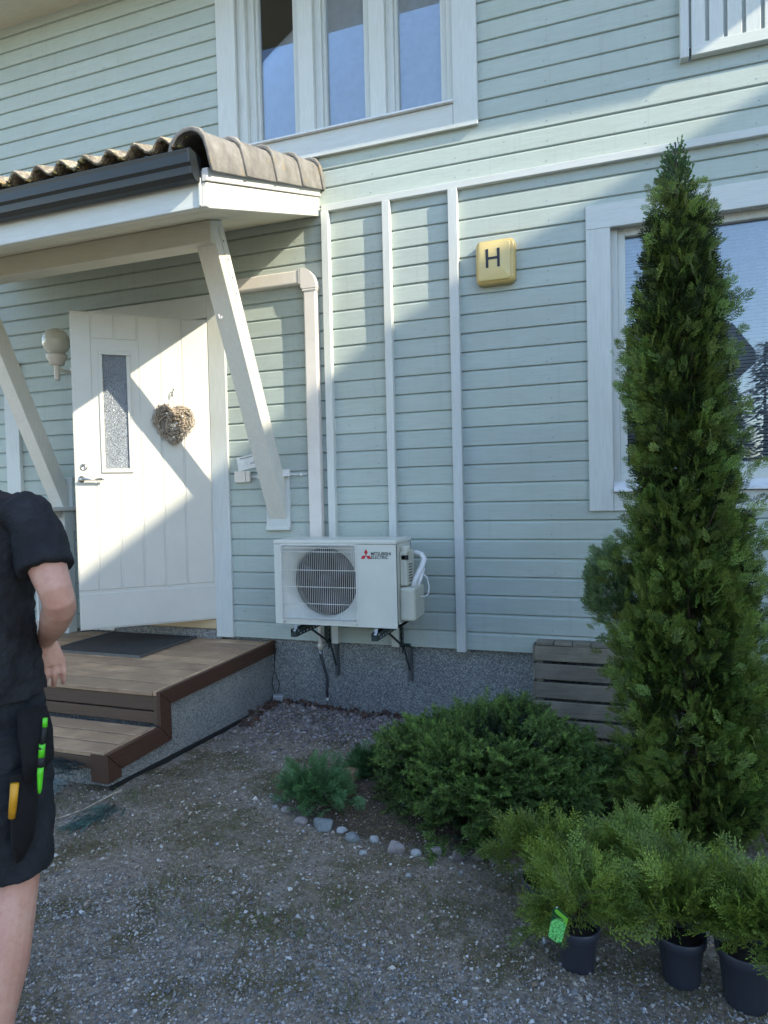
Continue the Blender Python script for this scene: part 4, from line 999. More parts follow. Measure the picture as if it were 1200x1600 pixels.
# interior fill so the crown is not see-through, and spiky leaders at the top
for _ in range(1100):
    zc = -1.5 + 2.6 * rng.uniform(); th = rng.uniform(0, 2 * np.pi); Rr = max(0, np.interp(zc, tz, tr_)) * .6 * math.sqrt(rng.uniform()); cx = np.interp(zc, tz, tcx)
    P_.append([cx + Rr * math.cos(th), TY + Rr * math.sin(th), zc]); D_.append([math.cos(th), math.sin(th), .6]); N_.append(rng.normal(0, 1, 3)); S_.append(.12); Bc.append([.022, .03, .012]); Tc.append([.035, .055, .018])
for (x, y, z0, s, dx) in ((.26, 0, 1.30, .20, .02), (.262, 0, 1.24, .20, .06), (.26, 0, 1.16, .2, -.1), (.262, 0, 1.36, .10, -.45), (.27, .01, 1.28, .14, .18), (.25, 0, 1.22, .15, -.35), (.28, 0, 1.2, .13, .45), (.25, .02, 1.27, .12, -.5), (.30, .0, 1.14, .14, .6), (.22, 0, 1.12, .13, -.6)):
    for a in (0, 1.3):
        P_.append([x, TY + y, z0]); D_.append([dx, 0, 1]); N_.append([math.cos(a), math.sin(a) + .2, 0]); S_.append(s); Bc.append([.04, .05, .02]); Tc.append([.07, .14, .035])
# side lobe low on the left
for _ in range(330):
    q = rng.normal(0, 1, 3); q /= np.linalg.norm(q); rr = rng.uniform(.5, 1)
    p = np.array([-.035, TY + .05, -.47]) + q * np.array([.085, .09, .17]) * rr
    P_.append(p); D_.append(q * .7 + np.array([-.2, 0, .8])); N_.append(rng.normal(0, 1, 3)); S_.append(rng.uniform(.05, .085)); Bc.append([.06, .09, .045]); Tc.append([.18, .27, .11])
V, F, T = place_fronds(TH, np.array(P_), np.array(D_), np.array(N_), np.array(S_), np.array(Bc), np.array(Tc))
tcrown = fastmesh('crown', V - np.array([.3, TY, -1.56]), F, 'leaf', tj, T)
tkm = MB(); tkm.tube([(.32, TY, -1.6), (.30, TY, -.6), (.27, TY, .4), (.262, TY, 1.0), (.26, TY, 1.49)], [.035, .028, .018, .010, .002], 8)
for k in range(80):
    zc = random.uniform(-1.4, 1.2); th = random.uniform(0, 6.28); Rr = float(np.interp(zc, tz, tr_)) * .8; cx = float(np.interp(zc, tz, tcx))
    tkm.tube([(cx, TY, zc), (cx + Rr * .6 * math.cos(th), TY + Rr * .6 * math.sin(th), zc + .06), (cx + Rr * math.cos(th), TY + Rr * math.sin(th), zc + .17)], [.006, .004, .0015], 4)
build(tkm, 'trunk', 'bark', tj, True)

# --- nest spruce mound
ns = thing('nest_spruce', 'wide low dark green spruce mound between the border stones and the thuja', 'shrub', (-.58, -1.2, -1.55))
P_ = []; D_ = []; N_ = []; S_ = []; Bc = []; Tc = []
MC = np.array([-.58, -1.22, -1.50]); MR = np.array([.52, .55, .335])
nc = 320
for _ in range(nc):
    th = rng.uniform(0, 2 * np.pi); el = rng.uniform(-.10, 1); el = math.asin(el ** .7 if el > 0 else el); q = np.array([math.cos(th) * math.cos(el), math.sin(th) * math.cos(el), math.sin(el)])
    lf = 1 + .10 * math.sin(4 * th + 1.5) + .07 * math.sin(9 * th + 3 * el) + .05 * math.sin(5 * el + 2 * th)
    ch = math.cos(el) ** .55 / max(math.cos(el), .05); qs = np.array([q[0] * ch, q[1] * ch, math.copysign(abs(q[2]) ** .75, q[2])]); c = MC + qs * MR * lf * rng.uniform(.86, 1.0); tone = rng.uniform(.65, 1.25); dirc = unit(np.array([q[0], q[1], .28 + .3 * q[2]]))
    for j in range(11):
        off = rng.normal(0, .05, 3) * np.array([1, 1, .45]); p = c + off
        d = dirc + rng.normal(0, .35, 3) * np.array([1, 1, .35]); d[2] -= .25 * (q[2] < .35)
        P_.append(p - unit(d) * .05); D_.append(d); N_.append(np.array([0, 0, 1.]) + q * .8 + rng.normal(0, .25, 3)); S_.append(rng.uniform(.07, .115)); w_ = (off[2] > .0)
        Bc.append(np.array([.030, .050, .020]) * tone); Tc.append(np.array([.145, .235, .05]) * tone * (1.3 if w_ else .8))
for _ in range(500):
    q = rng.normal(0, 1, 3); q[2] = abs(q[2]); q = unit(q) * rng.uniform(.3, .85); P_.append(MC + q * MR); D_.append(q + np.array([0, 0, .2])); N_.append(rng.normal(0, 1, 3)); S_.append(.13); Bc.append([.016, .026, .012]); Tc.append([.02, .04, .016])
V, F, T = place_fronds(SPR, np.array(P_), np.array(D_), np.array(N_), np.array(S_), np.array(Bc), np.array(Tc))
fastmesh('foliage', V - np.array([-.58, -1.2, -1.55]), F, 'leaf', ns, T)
sm_ = MB()
for k in range(70):
    th = random.uniform(0, 6.28); el = random.uniform(0, 1.3); e = MC + np.array([math.cos(th) * math.cos(el), math.sin(th) * math.cos(el), math.sin(el)]) * MR * .85
    sm_.tube([(MC[0], MC[1], -1.58), ((MC[0] + e[0]) / 2, (MC[1] + e[1]) / 2, (-1.55 + e[2]) / 2 + .02), tuple(e)], [.008, .006, .003], 4)
build(sm_, 'branches', 'bark', ns, True)

# --- junipers
def bush(name, label, cat, c, rad, n, tm, base, tip, s0, s1, up=.5, spread=1.0, group=None, droop=0, pot=None, asym=None):
    t = thing(name, label, cat, (c[0], c[1], float(zgb(c[0], c[1]))), group); P_ = []; D_ = []; N_ = []; S_ = []; Bc = []; Tc = []; stems = MB()
    org = np.array([c[0], c[1], c[2]])
    ncl = max(8, n // 9)
    for _ in range(ncl):
        th = rng.uniform(0, 2 * np.pi); q = np.array([math.cos(th), math.sin(th), 0]); el = rng.uniform(.12 if not pot else .48, 1.35) * up * 1.6; el = min(el, 1.45)
        rr = rng.uniform(.75, 1.08); e = np.array([rad[0] * math.cos(th) * math.cos(el), rad[1] * math.sin(th) * math.cos(el), rad[2] * math.sin(el)]) * rr
        if asym is not None: e = e * (1 + asym * math.cos(th))
        e[2] -= droop * (math.cos(el)) ** 2 * rng.uniform(.4, 1.2); tone = rng.uniform(.7, 1.3)
        mid = e * .5 + np.array([0, 0, .18 * rad[2]])
        stems.tube([tuple(org), tuple(org + mid), tuple(org + e)], [.004, .003, .001], 4)
        for j in range(9):
            u = rng.uniform(.35, 1.0); pc = org + (2 * u * (1 - u)) * mid * 1.0 + u * u * e; pc = pc + rng.normal(0, .022, 3)
            tg = (1 - u) * mid * 2 + 2 * u * (e - mid); d = unit(tg) + rng.normal(0, .35, 3); d[2] += .12
            P_.append(pc); D_.append(d); N_.append(rng.normal(0, 1, 3) + np.array([0, 0, .8])); S_.append(rng.uniform(s0, s1)); Bc.append(np.array(base) * tone); Tc.append(np.array(tip) * tone)
    V, F, T = place_fronds(tm, np.array(P_), np.array(D_), np.array(N_), np.array(S_), np.array(Bc), np.array(Tc))
    L0 = np.array(ROOT[t.name]); fastmesh('foliage', V - L0, F, 'leaf', t, T); build(stems, 'stems', 'bark', t, True)
    return t
bush('juniper', 'low bluish green juniper behind the border stones, left of the bare soil', 'shrub', (-1.44, -1.50, -1.53), (.20, .18, .18), 520, TH, (.03, .065, .04), (.13, .27, .10), .045, .075, .5)
bush('juniper', 'smaller dark juniper next to the left edge of the spruce mound', 'shrub', (-1.31, -1.05, -1.55), (.12, .12, .14), 300, TH, (.03, .065, .035), (.10, .21, .07), .04, .065, .55)
# tree stump between them
g = NG('cut_stump_wood'); f = g.noise(g.coord((1, 1, 6)), 14, 5); M['stump'] = g.fin(g.ramp(f, [(.3, (.16, .085, .045)), (.7, (.36, .22, .13))]), .85, g.bump(f, .4, .004))
sm2 = MB(); rings = []
for h, r in ((0, .075), (.03, .068), (.06, .062), (.062, .03)): rings.append([(-1.40 + r * (1 + .12 * math.sin(5 * a)) * math.cos(a), -1.19 + r * (1 + .1 * math.cos(3 * a)) * math.sin(a), -1.56 + h + .01 * math.cos(a)) for a in [2 * math.pi * k / 18 for k in range(18)]])
tag(build(sm2.loft(rings), 'tree_stump', 'stump', None, True, bevel=.004), 'sawn reddish tree stump between the two junipers', 'stump')

# --- potted conifers
GB, GT = (.05, .085, .018), (.225, .31, .05)
def potted(x, y, s, label, foliage, tilt=0, seedtone=1.0):
    z0 = float(zgb(x, y)); 
    t = bush('potted_conifer', label, 'potted plant', (x + foliage[4], y, z0 + .16 * s), foliage[:3], foliage[3], AIR, tuple(v * seedtone for v in GB), tuple(v * seedtone for v in GT), .065, .125, .55, group='potted conifers on the gravel', droop=.03, pot=True)
    t.location = t.location
    L0 = ROOT[t.name]; c = (x, y, z0)
    pm_ = MB().lathe([(.048 * s, -.004), (.05 * s, 0), (.062 * s, .112 * s), (.069 * s, .114 * s), (.071 * s, .140 * s), (.0665 * s, .1405 * s), (.064 * s, .118 * s), (.058 * s, .1 * s)], c, 28)
    pt = build(pm_, 'pot', 'pot', t, True, bevel=.0015); build(MB().lathe([(.062 * s, .112 * s), (.03 * s, .122 * s), (.001, .124 * s)], c, 20, cap=False), 'soil', 'soil', t, True)
    return t
p1 = potted(-.135, -2.362, 1.0, 'front left potted conifer with the green picture tag', (.185, .165, .145, 260, .0))
potted(-.27, -2.12, .95, 'potted conifer at the back left, its pot hidden in shade', (.14, .14, .16, 200, .0), seedtone=.85)
potted(.165, -2.315, 1.05, 'middle potted conifer with long sprays hanging over its pot', (.17, .17, .18, 270, .0), seedtone=.92)
potted(.335, -2.36, 1.18, 'front right potted conifer at the edge of the group', (.17, .16, .16, 250, .03), seedtone=1.05)
potted(.02, -2.05, 1.0, 'potted conifer standing behind the gap between the front pots', (.15, .15, .16, 240, .0), seedtone=.9)
# picture tag stuck in the first pot
tg = thing('plant_tag', 'green plastic picture label hanging in front of the first pot', 'plant label', (-.176, -2.545, -1.25))
g = NG('tag_print'); co = g.coord((1, 1, 1), rnd=False); f = g.noise(co, 160, 4); v = g.n('TexGradient', gradient_type='SPHERICAL')
mp = g.n('Mapping'); mp.inputs['Scale'].default_value = (30, 30, 24); mp.inputs['Location'].default_value = (0.0, 0, .6); g.l(g.tc.outputs['Object'], mp.inputs[0]); g.l(mp.outputs[0], v.inputs[0])
pc = g.ramp(f, [(.3, (.03, .22, .05)), (.6, (.22, .75, .22))]); c = g.mix((.012, .07, .03), pc, g.ramp(v.outputs['Fac'], [(.0, (0, 0, 0)), (.12, (1, 1, 1))])); M['tagp'] = g.fin(c, .3)
M['taglime'] = plain('tag_lime', (.20, .55, .05), .3); M['tagdark'] = plain('tag_dark', (.008, .05, .035), .3)
def L(pts, y=0): return [(x, z) for x, z in pts]
tb = build(MB().prism([(-.028, -.045), (.008, -.075), (.028, .018), (-.004, .052), (-.016, .045)], -.001, .001, 'y'), 'tag_card', 'tagp', tg, local=True)
build(MB().prism([(-.012, .040), (-.006, .046), (.0275, .014), (.022, -.012), (.015, .012), (-.006, .030)], -.0022, -.0012, 'y'), 'tag_band', 'taglime', tg, local=True)
build(MB().tube([(-.008, 0, .046), (-.006, -.002, .053), (-.002, 0, .05)], .0012, 5), 'tag_loop', 'whiteplastic', tg, True, local=True)
tg.rotation_euler = (R(8), 0, R(18)); 

# --- bluish conifer cuttings lying by the step
for (x, y, z, label, dirs_, n, base, tip) in ((-2.66, -1.86, -1.47, 'pale silvery blue spruce branch lying in front of the step', (-.9, -.35, -.02), 26, (.14, .18, .17), (.42, .50, .48)),
      (-2.62, -1.78, -1.40, 'dark spruce branch tucked under the step nosing', (-1, -.05, .02), 26, (.02, .03, .032), (.05, .075, .075)),
      (-2.32, -1.90, -1.505, 'dark blue green branch lying at the foot of the corner post', (-.15, -1, -.02), 20, (.03, .055, .05), (.12, .22, .20))):
    t = thing('spruce_branch', label, 'branch', (x, y, z)); d0 = unit(np.array(dirs_, float)); P_ = []; D_ = []; N_ = []; S_ = []; B_ = []; T_ = []
    for k in range(n * 4):
        u = rng.uniform(0, 1); s_ = rng.choice([-1, 1]); side = np.array([-d0[1], d0[0], 0]); d = d0 + side * s_ * rng.uniform(.2, .9) + np.array([0, 0, rng.normal(0.05, .12)])
        P_.append(d0 * u * .22 + rng.normal(0, .015, 3) * np.array([1, 1, .5]) + side * rng.normal(0, .03)); D_.append(d); N_.append([0, 0, 1]); S_.append(rng.uniform(.05, .09)); B_.append(base); T_.append(np.array(tip) * rng.uniform(.6, 1.3))
    P_ = np.array(P_); P_[:, 2] += .02
    V, F, T = place_fronds(NE, P_, np.array(D_), np.array(N_, float), np.array(S_), np.array(B_), np.array(T_)); fastmesh('needles', V, F, 'leaf', t, T)
    build(MB().tube([(0, 0, .02), tuple(d0 * .25 + np.array([0, 0, .02]))], [.006, .003], 5), 'stem', 'bark', t, True, local=True)
# bare stick and weeds by the step
tag(build(MB().tube([(-2.50, -2.1, -1.49), (-2.42, -2.0, -1.475), (-2.36, -1.86, -1.45), (-2.33, -1.84, -1.44)], [.003, .0035, .0045, .008], 6), 'bare_stick', 'drift', None, True), 'thin pale bare stick leaning by the step corner', 'stick')

# --- grass wisps, weeds and dry needles on the ground: one mass
def blades(name, label, cx, cy, spread, n, L0, L1, cols, lean=.7, w=.0016):
    xs = rng.normal(cx, spread[0], n); ys = rng.normal(cy, spread[1], n); k = deckmask(xs, ys) & (ys < -.05); xs, ys = xs[k], ys[k]; n = len(xs)
    P = np.stack([xs, ys, zgb(xs, ys)], 1); th = rng.uniform(0, 2 * np.pi, n); D = unit(np.stack([np.cos(th) * lean, np.sin(th) * lean, rng.uniform(.15, 1, n)], 1)); S = unit(np.cross(D, [0, 0, 1]) + 1e-6)
    V = kite(P, D, S, rng.uniform(L0, L1, n), np.full(n, w)).reshape(-1, 3); c = np.repeat(pick(cols, n), 4, 0); return V, c
GV = []; GC = []
for (cx, cy, sx, sy, n, a, b, cols, lean) in (
    (-1.35, -2.55, .10, .05, 120, .02, .07, [(.10, .14, .03), (.14, .16, .05)], .9), (-1.12, -2.50, .12, .06, 90, .02, .06, [(.10, .15, .04)], .9), (-1.6, -2.45, .08, .06, 80, .03, .09, [(.16, .17, .06), (.25, .22, .12)], .9),
    (-.95, -2.33, .07, .05, 60, .02, .06, [(.07, .12, .03)], .8), (-.62, -2.2, .06, .05, 40, .02, .05, [(.08, .13, .03)], .8), (-.30, -2.33, .05, .05, 30, .02, .05, [(.08, .12, .03)], .8), (-2.35, -1.78, .07, .05, 90, .015, .05, [(.08, .14, .03), (.05, .09, .02)], .7),
    (-.75, -2.75, .04, .03, 60, .02, .05, [(.13, .14, .05)], .7), (-2.55, -2.0, .06, .05, 60, .03, .10, [(.12, .13, .06), (.2, .18, .1)], .8), (-.35, -1.95, .05, .04, 30, .03, .08, [(.05, .12, .03)], .6)):
    V, c = blades('', '', cx, cy, (sx, sy), n, a, b, cols, lean); GV.append(V); GC.append(c)
V = np.concatenate(GV); c = np.concatenate(GC)
go = fastmesh('grass_wisps', V, np.arange(len(V)).reshape(-1, 4), 'leaf', tint=c, kind='stuff'); tag(go, 'sparse grass wisps and weeds in the gravel', 'grass')
# fine litter: dry needles lying flat
n = 52000; xs = rng.uniform(-3.3, 1.0, n); ys = rng.uniform(-3.1, -.15, n); k = deckmask(xs, ys) & (rng.uniform(0, 1, n) < soft(xs * .9 + 2, ys, 1.6) + .25 * (ys > -1.8)); xs, ys = xs[k], ys[k]; n = len(xs)
P = np.stack([xs, ys, zgb(xs, ys) + rng.uniform(.002, .009, n)], 1); th = rng.uniform(0, 2 * np.pi, n); D = unit(np.stack([np.cos(th), np.sin(th), rng.normal(0, .18, n)], 1)); S = unit(np.cross(D, [0, 0, 1]) + rng.normal(0, .2, (n, 3)))
V = kite(P, D, S, rng.uniform(.008, .03, n), rng.uniform(.0006, .0014, n)).reshape(-1, 3)
go = fastmesh('dry_litter', V, np.arange(len(V)).reshape(-1, 4), 'leaf', tint=np.repeat(pick([(.15, .11, .07), (.28, .22, .14), (.10, .07, .045), (.40, .34, .24)], n), 4, 0), kind='stuff'); tag(go, 'dry needles and plant litter on the ground', 'litter')
# moss tufts
n = 150000; xs = rng.uniform(-3.2, 1.0, n); ys = rng.uniform(-3.0, -1.2, n)
dens = np.clip(2.2 * soft(xs * 1.1 - .9, ys * 1.4 + .6, 2.0) - .45, 0, 1) * np.clip((ys + 3.1) * 1.3, 0, 1) * (xs > -2.4); dens += .9 * np.exp(-((xs + .35) / .35) ** 2 - ((ys + 2.35) / .13) ** 2)
k = deckmask(xs, ys) & (rng.uniform(0, 1, n) < dens); xs, ys = xs[k], ys[k]; n = len(xs)
P = np.stack([xs, ys, zgb(xs, ys)], 1); th = rng.uniform(0, 2 * np.pi, n); D = unit(np.stack([np.cos(th) * .8, np.sin(th) * .8, rng.uniform(.4, 1, n)], 1)); S = unit(np.cross(D, [0, 0, 1]))
V = kite(P, D, S, rng.uniform(.004, .011, n), rng.uniform(.0012, .0022, n)).reshape(-1, 3)
go = fastmesh('moss_cover', V, np.arange(len(V)).reshape(-1, 4), 'leaf', tint=np.repeat(pick([(.19, .15, .04), (.13, .11, .035), (.24, .19, .07), (.16, .12, .06)], n), 4, 0), kind='stuff'); tag(go, 'thin olive moss growing through the gravel', 'moss')

# ================================================================== PERSON
def skin_mat():
    g = NG('skin'); f = g.noise(g.coord((1, 1, 1)), 9, 5); f2 = g.noise(g.coord((1, 1, 1)), 240, 3)
    c = g.ramp(f, [(.3, (.46, .23, .17)), (.7, (.58, .35, .27))]); f4 = g.noise(g.coord((1, 1, 1)), 70, 4, .7); c = g.mix(c, (.42, .17, .12), g.ramp(f4, [(.5, (0, 0, 0)), (.75, (.55, .55, .55))])); return g.fin(c, .5, g.bump(f2, .12, .001), 0, .4, Subsurface_Weight=.12, Subsurface_Scale=.02)
M['skin'] = skin_mat()
def cloth(name, col, fold=.25):
    g = NG(name); f = g.noise(g.coord((1, 1, 1), rnd=False), 7, 5, .6, .8); f2 = g.noise(g.coord((1, 1, 1)), 420, 2)
    return g.fin(g.mix(col, tuple(v * 1.8 + .002 for v in col), g.ramp(f, [(.4, (0, 0, 0)), (.75, (1, 1, 1))])), .88, g.bump(f2, .25, .001, g.bump(f, fold, .03)), 0, .25)
M['shirt'] = cloth('black_cotton', (.015, .016, .019), .9); M['shorts'] = cloth('black_workwear', (.013, .0145, .018), .8)
M['pouch'] = cloth('black_nylon', (.006, .006, .007)); M['pen_green'] = plain('bright_green_plastic', (.10, .62, .02), .35); M['orange'] = plain('orange_piping', (.85, .12, .03), .6); M['yellow'] = plain('worn_yellow_plastic', (.62, .30, .012), .45, 0, .15, 25, .1)
M['hair'] = plain('short_brown_hair', (.06, .04, .025), .8, 0, .2, 90, .6); M['shoe'] = plain('dark_shoe', (.02, .02, .022), .6)
g0 = float(zgb(-1.55, -3.28))
PB = Vector((-.3292 * 1.68 + .9442 * -1.075, -4.49 + .9438 * 1.68 + .3286 * -1.075, g0))
PSC = 1.024
person = thing('person', 'person in black t-shirt and black work shorts seen from behind walking towards the porch', 'person', PB, rz=math.atan2(.3286, .9442))
def ell(c, a, b, n=18, fwd=Vector((0, 1, 0)), ax=None, p=2.3):
    ax = ax or Vector((0, 0, 1)); ax = ax.normalized(); s = fwd.cross(ax).normalized(); f_ = ax.cross(s).normalized(); out = []
    for k in range(n):
        t = 2 * math.pi * k / n; ct, st_ = math.cos(t), math.sin(t); ct = math.copysign(abs(ct) ** (2 / p), ct); st_ = math.copysign(abs(st_) ** (2 / p), st_)
        out.append(Vector(c) + s * a * ct + f_ * b * st_)
    return out
def limb(mb, pts, rad, n=14, fwd=Vector((0, 1, 0)), p=2.1):
    """rad: list of (a,b)"""
    pts = [Vector(q) for q in pts]; rings = []
    for i, q in enumerate(pts):
        d = pts[min(i + 1, len(pts) - 1)] - pts[max(i - 1, 0)]; rings.append(ell(q, rad[i][0], rad[i][1], n, fwd, d, p))
    mb.loft(rings)
def remeshed(mb, name, mat, vox, sm=6, disp=None, kindlabel=None):
    o = build(mb, name, mat, person, True, local=True)
    r = o.modifiers.new('union', 'REMESH'); r.mode = 'VOXEL'; r.voxel_size = vox; r.use_smooth_shade = True
    s = o.modifiers.new('smooth', 'SMOOTH'); s.iterations = sm; s.factor = .5
    if disp:
        tx = bpy.data.textures.new(name + '_folds', 'CLOUDS'); tx.noise_scale = disp[0]; tx.noise_depth = 2
        d = o.modifiers.new('folds', 'DISPLACE'); d.texture = tx; d.strength = disp[1]; d.mid_level = .5; d.texture_coords = 'LOCAL'
    return o
bd = MB(); TQ = R(12)   # torso turned a little to the left
def T(x, y, z): c_, s_ = math.cos(TQ), math.sin(TQ); return Vector((x * c_ - y * s_, x * s_ + y * c_, z))
FW = T(0, 1, 0)
# torso, neck, head
person.scale = (1, 1, PSC)
tor = [(0, .02, .86, .145, .10), (0, .015, .95, .145, .105), (0, .0, 1.05, .142, .10), (0, -.005, 1.18, .162, .112), (0, -.01, 1.30, .168, .108), (0, -.01, 1.38, .160, .095), (0, .0, 1.43, .115, .07), (0, .01, 1.48, .065, .06), (0, .02, 1.53, .058, .058), (0, .035, 1.58, .06, .065)]
bd.loft([ell(T(x, y, z), a, b, 22, FW) for x, y, z, a, b in tor])
hd_ = [(.03, 1.555, .03, .03), (.05, 1.575, .052, .065), (.052, 1.61, .066, .083), (.05, 1.65, .074, .092), (.047, 1.69, .077, .097), (.045, 1.73, .075, .095), (.04, 1.765, .06, .078), (.035, 1.79, .032, .04)]
bd.loft([ell(T(0, y, z), a, b, 22, FW) for y, z, a, b in hd_])
# nose, ears, brow and lips are small bumps fused into the head
bd.loft([ell(T(0, .138, 1.675), .008, .008, 10, FW), ell(T(0, .152, 1.652), .012, .012, 10, FW), ell(T(0, .155, 1.635), .016, .013, 10, FW), ell(T(0, .142, 1.628), .012, .01, 10, FW)])
for s in (-1, 1): bd.loft([ell(T(s * .079, .035, 1.625), .006, .012, 10, FW), ell(T(s * .083, .03, 1.65), .008, .018, 10, FW), ell(T(s * .083, .03, 1.675), .007, .017, 10, FW), ell(T(s * .079, .033, 1.69), .004, .008, 10, FW)])
bd.loft([ell(T(0, .138, 1.60), .02, .008, 10, FW), ell(T(0, .142, 1.607), .022, .008, 10, FW), ell(T(0, .138, 1.614), .02, .007, 10, FW)])
# right arm (visible)
limb(bd, [(.15, -.01, 1.39), (.198, -.03, 1.385), (.226, -.045, 1.345), (.252, -.062, 1.29), (.273, -.078, 1.248), (.287, -.087, 1.220), (.291, -.082, 1.198), (.282, -.060, 1.176), (.259, -.028, 1.152), (.230, .015, 1.125), (.198, .06, 1.099), (.168, .10, 1.076), (.147, .125, 1.058)],
     [(.03, .04), (.040, .046), (.043, .048), (.046, .045), (.042, .041), (.038, .038), (.036, .037), (.0375, .038), (.038, .038), (.035, .035), (.029, .030), (.024, .025), (.020, .023)], 20, Vector((1, 0, 0)))
# palm and fingers, back of the hand to the right, fingers hanging
HO = Vector((-.010, 0, .004))
limb(bd, [Vector(q) + HO for q in ((.153, .124, 1.060), (.155, .136, 1.035), (.157, .143, 1.005), (.157, .145, .984))], [(.024, .020), (.033, .017), (.039, .0155), (.037, .013)], 16, Vector((-.6, .8, 0)))
KD = Vector((.8, .6, 0))
for k, (L1, r_) in enumerate(((.060, .0088), (.067, .0094), (.070, .0096), (.064, .0092))):
    o_ = (-.0305 + .0212 * k); b0 = Vector((.157, .145, .988)) + HO + KD * o_; sp = KD * (o_ * .12); cu_ = Vector((-.6, .8, 0)) * (.009 + .002 * (3 - k))
    limb(bd, [b0 + Vector((0, 0, .012)), b0 + sp * .4 + Vector((0, 0, -L1 * .42)), b0 + sp * .8 + cu_ + Vector((0, 0, -L1 * .75)), b0 + sp + cu_ * 2.4 + Vector((0, 0, -L1))], [(r_, r_), (r_ * .98, r_ * .98), (r_ * .90, r_ * .90), (r_ * .74, r_ * .74)], 10, Vector((-.6, .8, 0)))
limb(bd, [Vector(q) + HO for q in ((.142, .150, 1.03), (.120, .165, 1.005), (.110, .172, .978), (.108, .174, .96))], [(.013, .013), (.0125, .0125), (.011, .011), (.0085, .0085)], 10)
# left arm
limb(bd, [T(-.16, 0, 1.405), T(-.215, 0, 1.39), T(-.25, .0, 1.3), T(-.275, .0, 1.15)], [(.04, .05), (.052, .056), (.048, .05), (.038, .04)], 16)
limb(bd, [T(-.275, -.01, 1.16), T(-.27, .03, 1.07), T(-.25, .09, .95), T(-.245, .11, .90)], [(.038, .04), (.04, .042), (.028, .03), (.024, .02)], 16)
limb(bd, [T(-.245, .11, .91), T(-.243, .125, .86), T(-.24, .13, .82)], [(.018, .026), (.016, .040), (.012, .036)], 14)
for k in range(4):
    b0 = T(-.24, .16 - .02 * k, .825); limb(bd, [b0, b0 + Vector((.004, 0, -.035)), b0 + Vector((.016, 0, -.07))], [(.0088, .0088), (.0085, .0085), (.007, .007)], 10)
b0 = T(-.238, .15, .87); limb(bd, [b0, b0 + Vector((.01, .03, -.03)), b0 + Vector((.012, .036, -.055))], [(.012, .012), (.011, .011), (.008, .008)], 10)
# legs: right leg back, left leg forward
limb(bd, [(.09, .02, .90), (.10, .01, .75), (.115, .0, .60), (.121, -.015, .50), (.122, -.05, .42), (.12, -.085, .33), (.118, -.115, .23), (.115, -.135, .13), (.115, -.14, .09)], [(.07, .075), (.072, .078), (.062, .068), (.056, .06), (.058, .064), (.060, .067), (.045, .05), (.034, .04), (.036, .045)], 18)
limb(bd, [(-.085, .03, .90), (-.10, .07, .72), (-.11, .11, .52), (-.11, .09, .40), (-.11, .05, .25), (-.11, .03, .10), (-.11, .04, .07)], [(.09, .095), (.078, .085), (.056, .062), (.058, .062), (.05, .056), (.034, .04), (.036, .045)], 18)
remeshed(bd, 'body', 'skin', .0034, 7)
# hair as a cap
hb = MB(); hb.loft([ell(T(0, y - .008, z), a + .006, b + .002, 22, FW) for y, z, a, b in ((.02, 1.60, .055, .06), (.03, 1.64, .074, .088), (.036, 1.69, .079, .094), (.038, 1.735, .077, .094), (.036, 1.77, .062, .078), (.033, 1.797, .034, .042))])
remeshed(hb, 'hair', 'hair', .006, 3, (.02, .006))
# t-shirt
sh = MB()
sht = [(0, .015, .945, .186, .145), (0, .01, 1.0, .182, .140), (0, .0, 1.10, .170, .128), (0, -.008, 1.20, .174, .130), (0, -.012, 1.30, .184, .132), (0, -.012, 1.38, .182, .118), (0, -.005, 1.43, .152, .092), (0, .005, 1.465, .085, .070), (0, .012, 1.482, .072, .066)]
sh.loft([ell(T(x, y, z), a, b, 26, FW) for x, y, z, a, b in sht])
limb(sh, [(.12, -.01, 1.402), (.19, -.025, 1.402), (.222, -.04, 1.36), (.242, -.056, 1.305), (.258, -.068, 1.268)], [(.045, .06), (.052, .066), (.057, .066), (.060, .066), (.0615, .067)], 18)
limb(sh, [T(-.12, 0, 1.405), T(-.195, 0, 1.398), T(-.23, 0, 1.35), T(-.258, 0, 1.26)], [(.05, .064), (.056, .068), (.060, .068), (.060, .066)], 18)
remeshed(sh, 'tshirt', 'shirt', .0055, 3, (.055, .022))
# shorts
so_ = MB()
so_.loft([ell(T(x, y, z), a, b, 26, FW) for x, y, z, a, b in ((-.005, .02, .76, .175, .13), (-.005, .02, .84, .190, .142), (-.004, .015, .92, .186, .140), (-.004, .01, .99, .178, .134), (0, .0, 1.03, .168, .12))])
limb(so_, [(.085, .02, .86), (.10, .012, .74), (.115, .003, .62), (.122, -.006, .515)], [(.108, .118), (.100, .110), (.088, .098), (.084, .094)], 20)
limb(so_, [(-.095, .03, .86), (-.10, .06, .74), (-.11, .095, .60), (-.112, .10, .52)], [(.105, .115), (.10, .108), (.088, .094), (.082, .09)], 20)
remeshed(so_, 'shorts', 'shorts', .006, 3, (.07, .024))
# hip pouch with pen and yellow knife, orange piping
po = MB(); limb(po, [(.205, -.06, .94), (.222, -.075, .88), (.226, -.08, .82), (.21, -.085, .775)], [(.024, .05), (.030, .055), (.028, .05), (.014, .03)], 14)
remeshed(po, 'tool_pouch', 'pouch', .005, 2, (.06, .006))
po = MB(); limb(po, [(.188, -.085, .80), (.196, -.092, .72), (.190, -.095, .63), (.178, -.09, .585)], [(.020, .042), (.024, .045), (.020, .035), (.006, .014)], 14)
remeshed(po, 'knife_pocket', 'pouch', .005, 2, (.06, .006))
pn = build(MB().tube([(.262, -.112, .908), (.254, -.113, .862)], .0050, 10).tube([(.254, -.113, .862), (.252, -.113, .858)], .0085, 10), 'pen_barrel', 'black', person, True, local=True)
build(MB().tube([(.264, -.112, .928), (.262, -.112, .908)], .0056, 10), 'pen_cap', 'pen_green', pn, True, local=True)
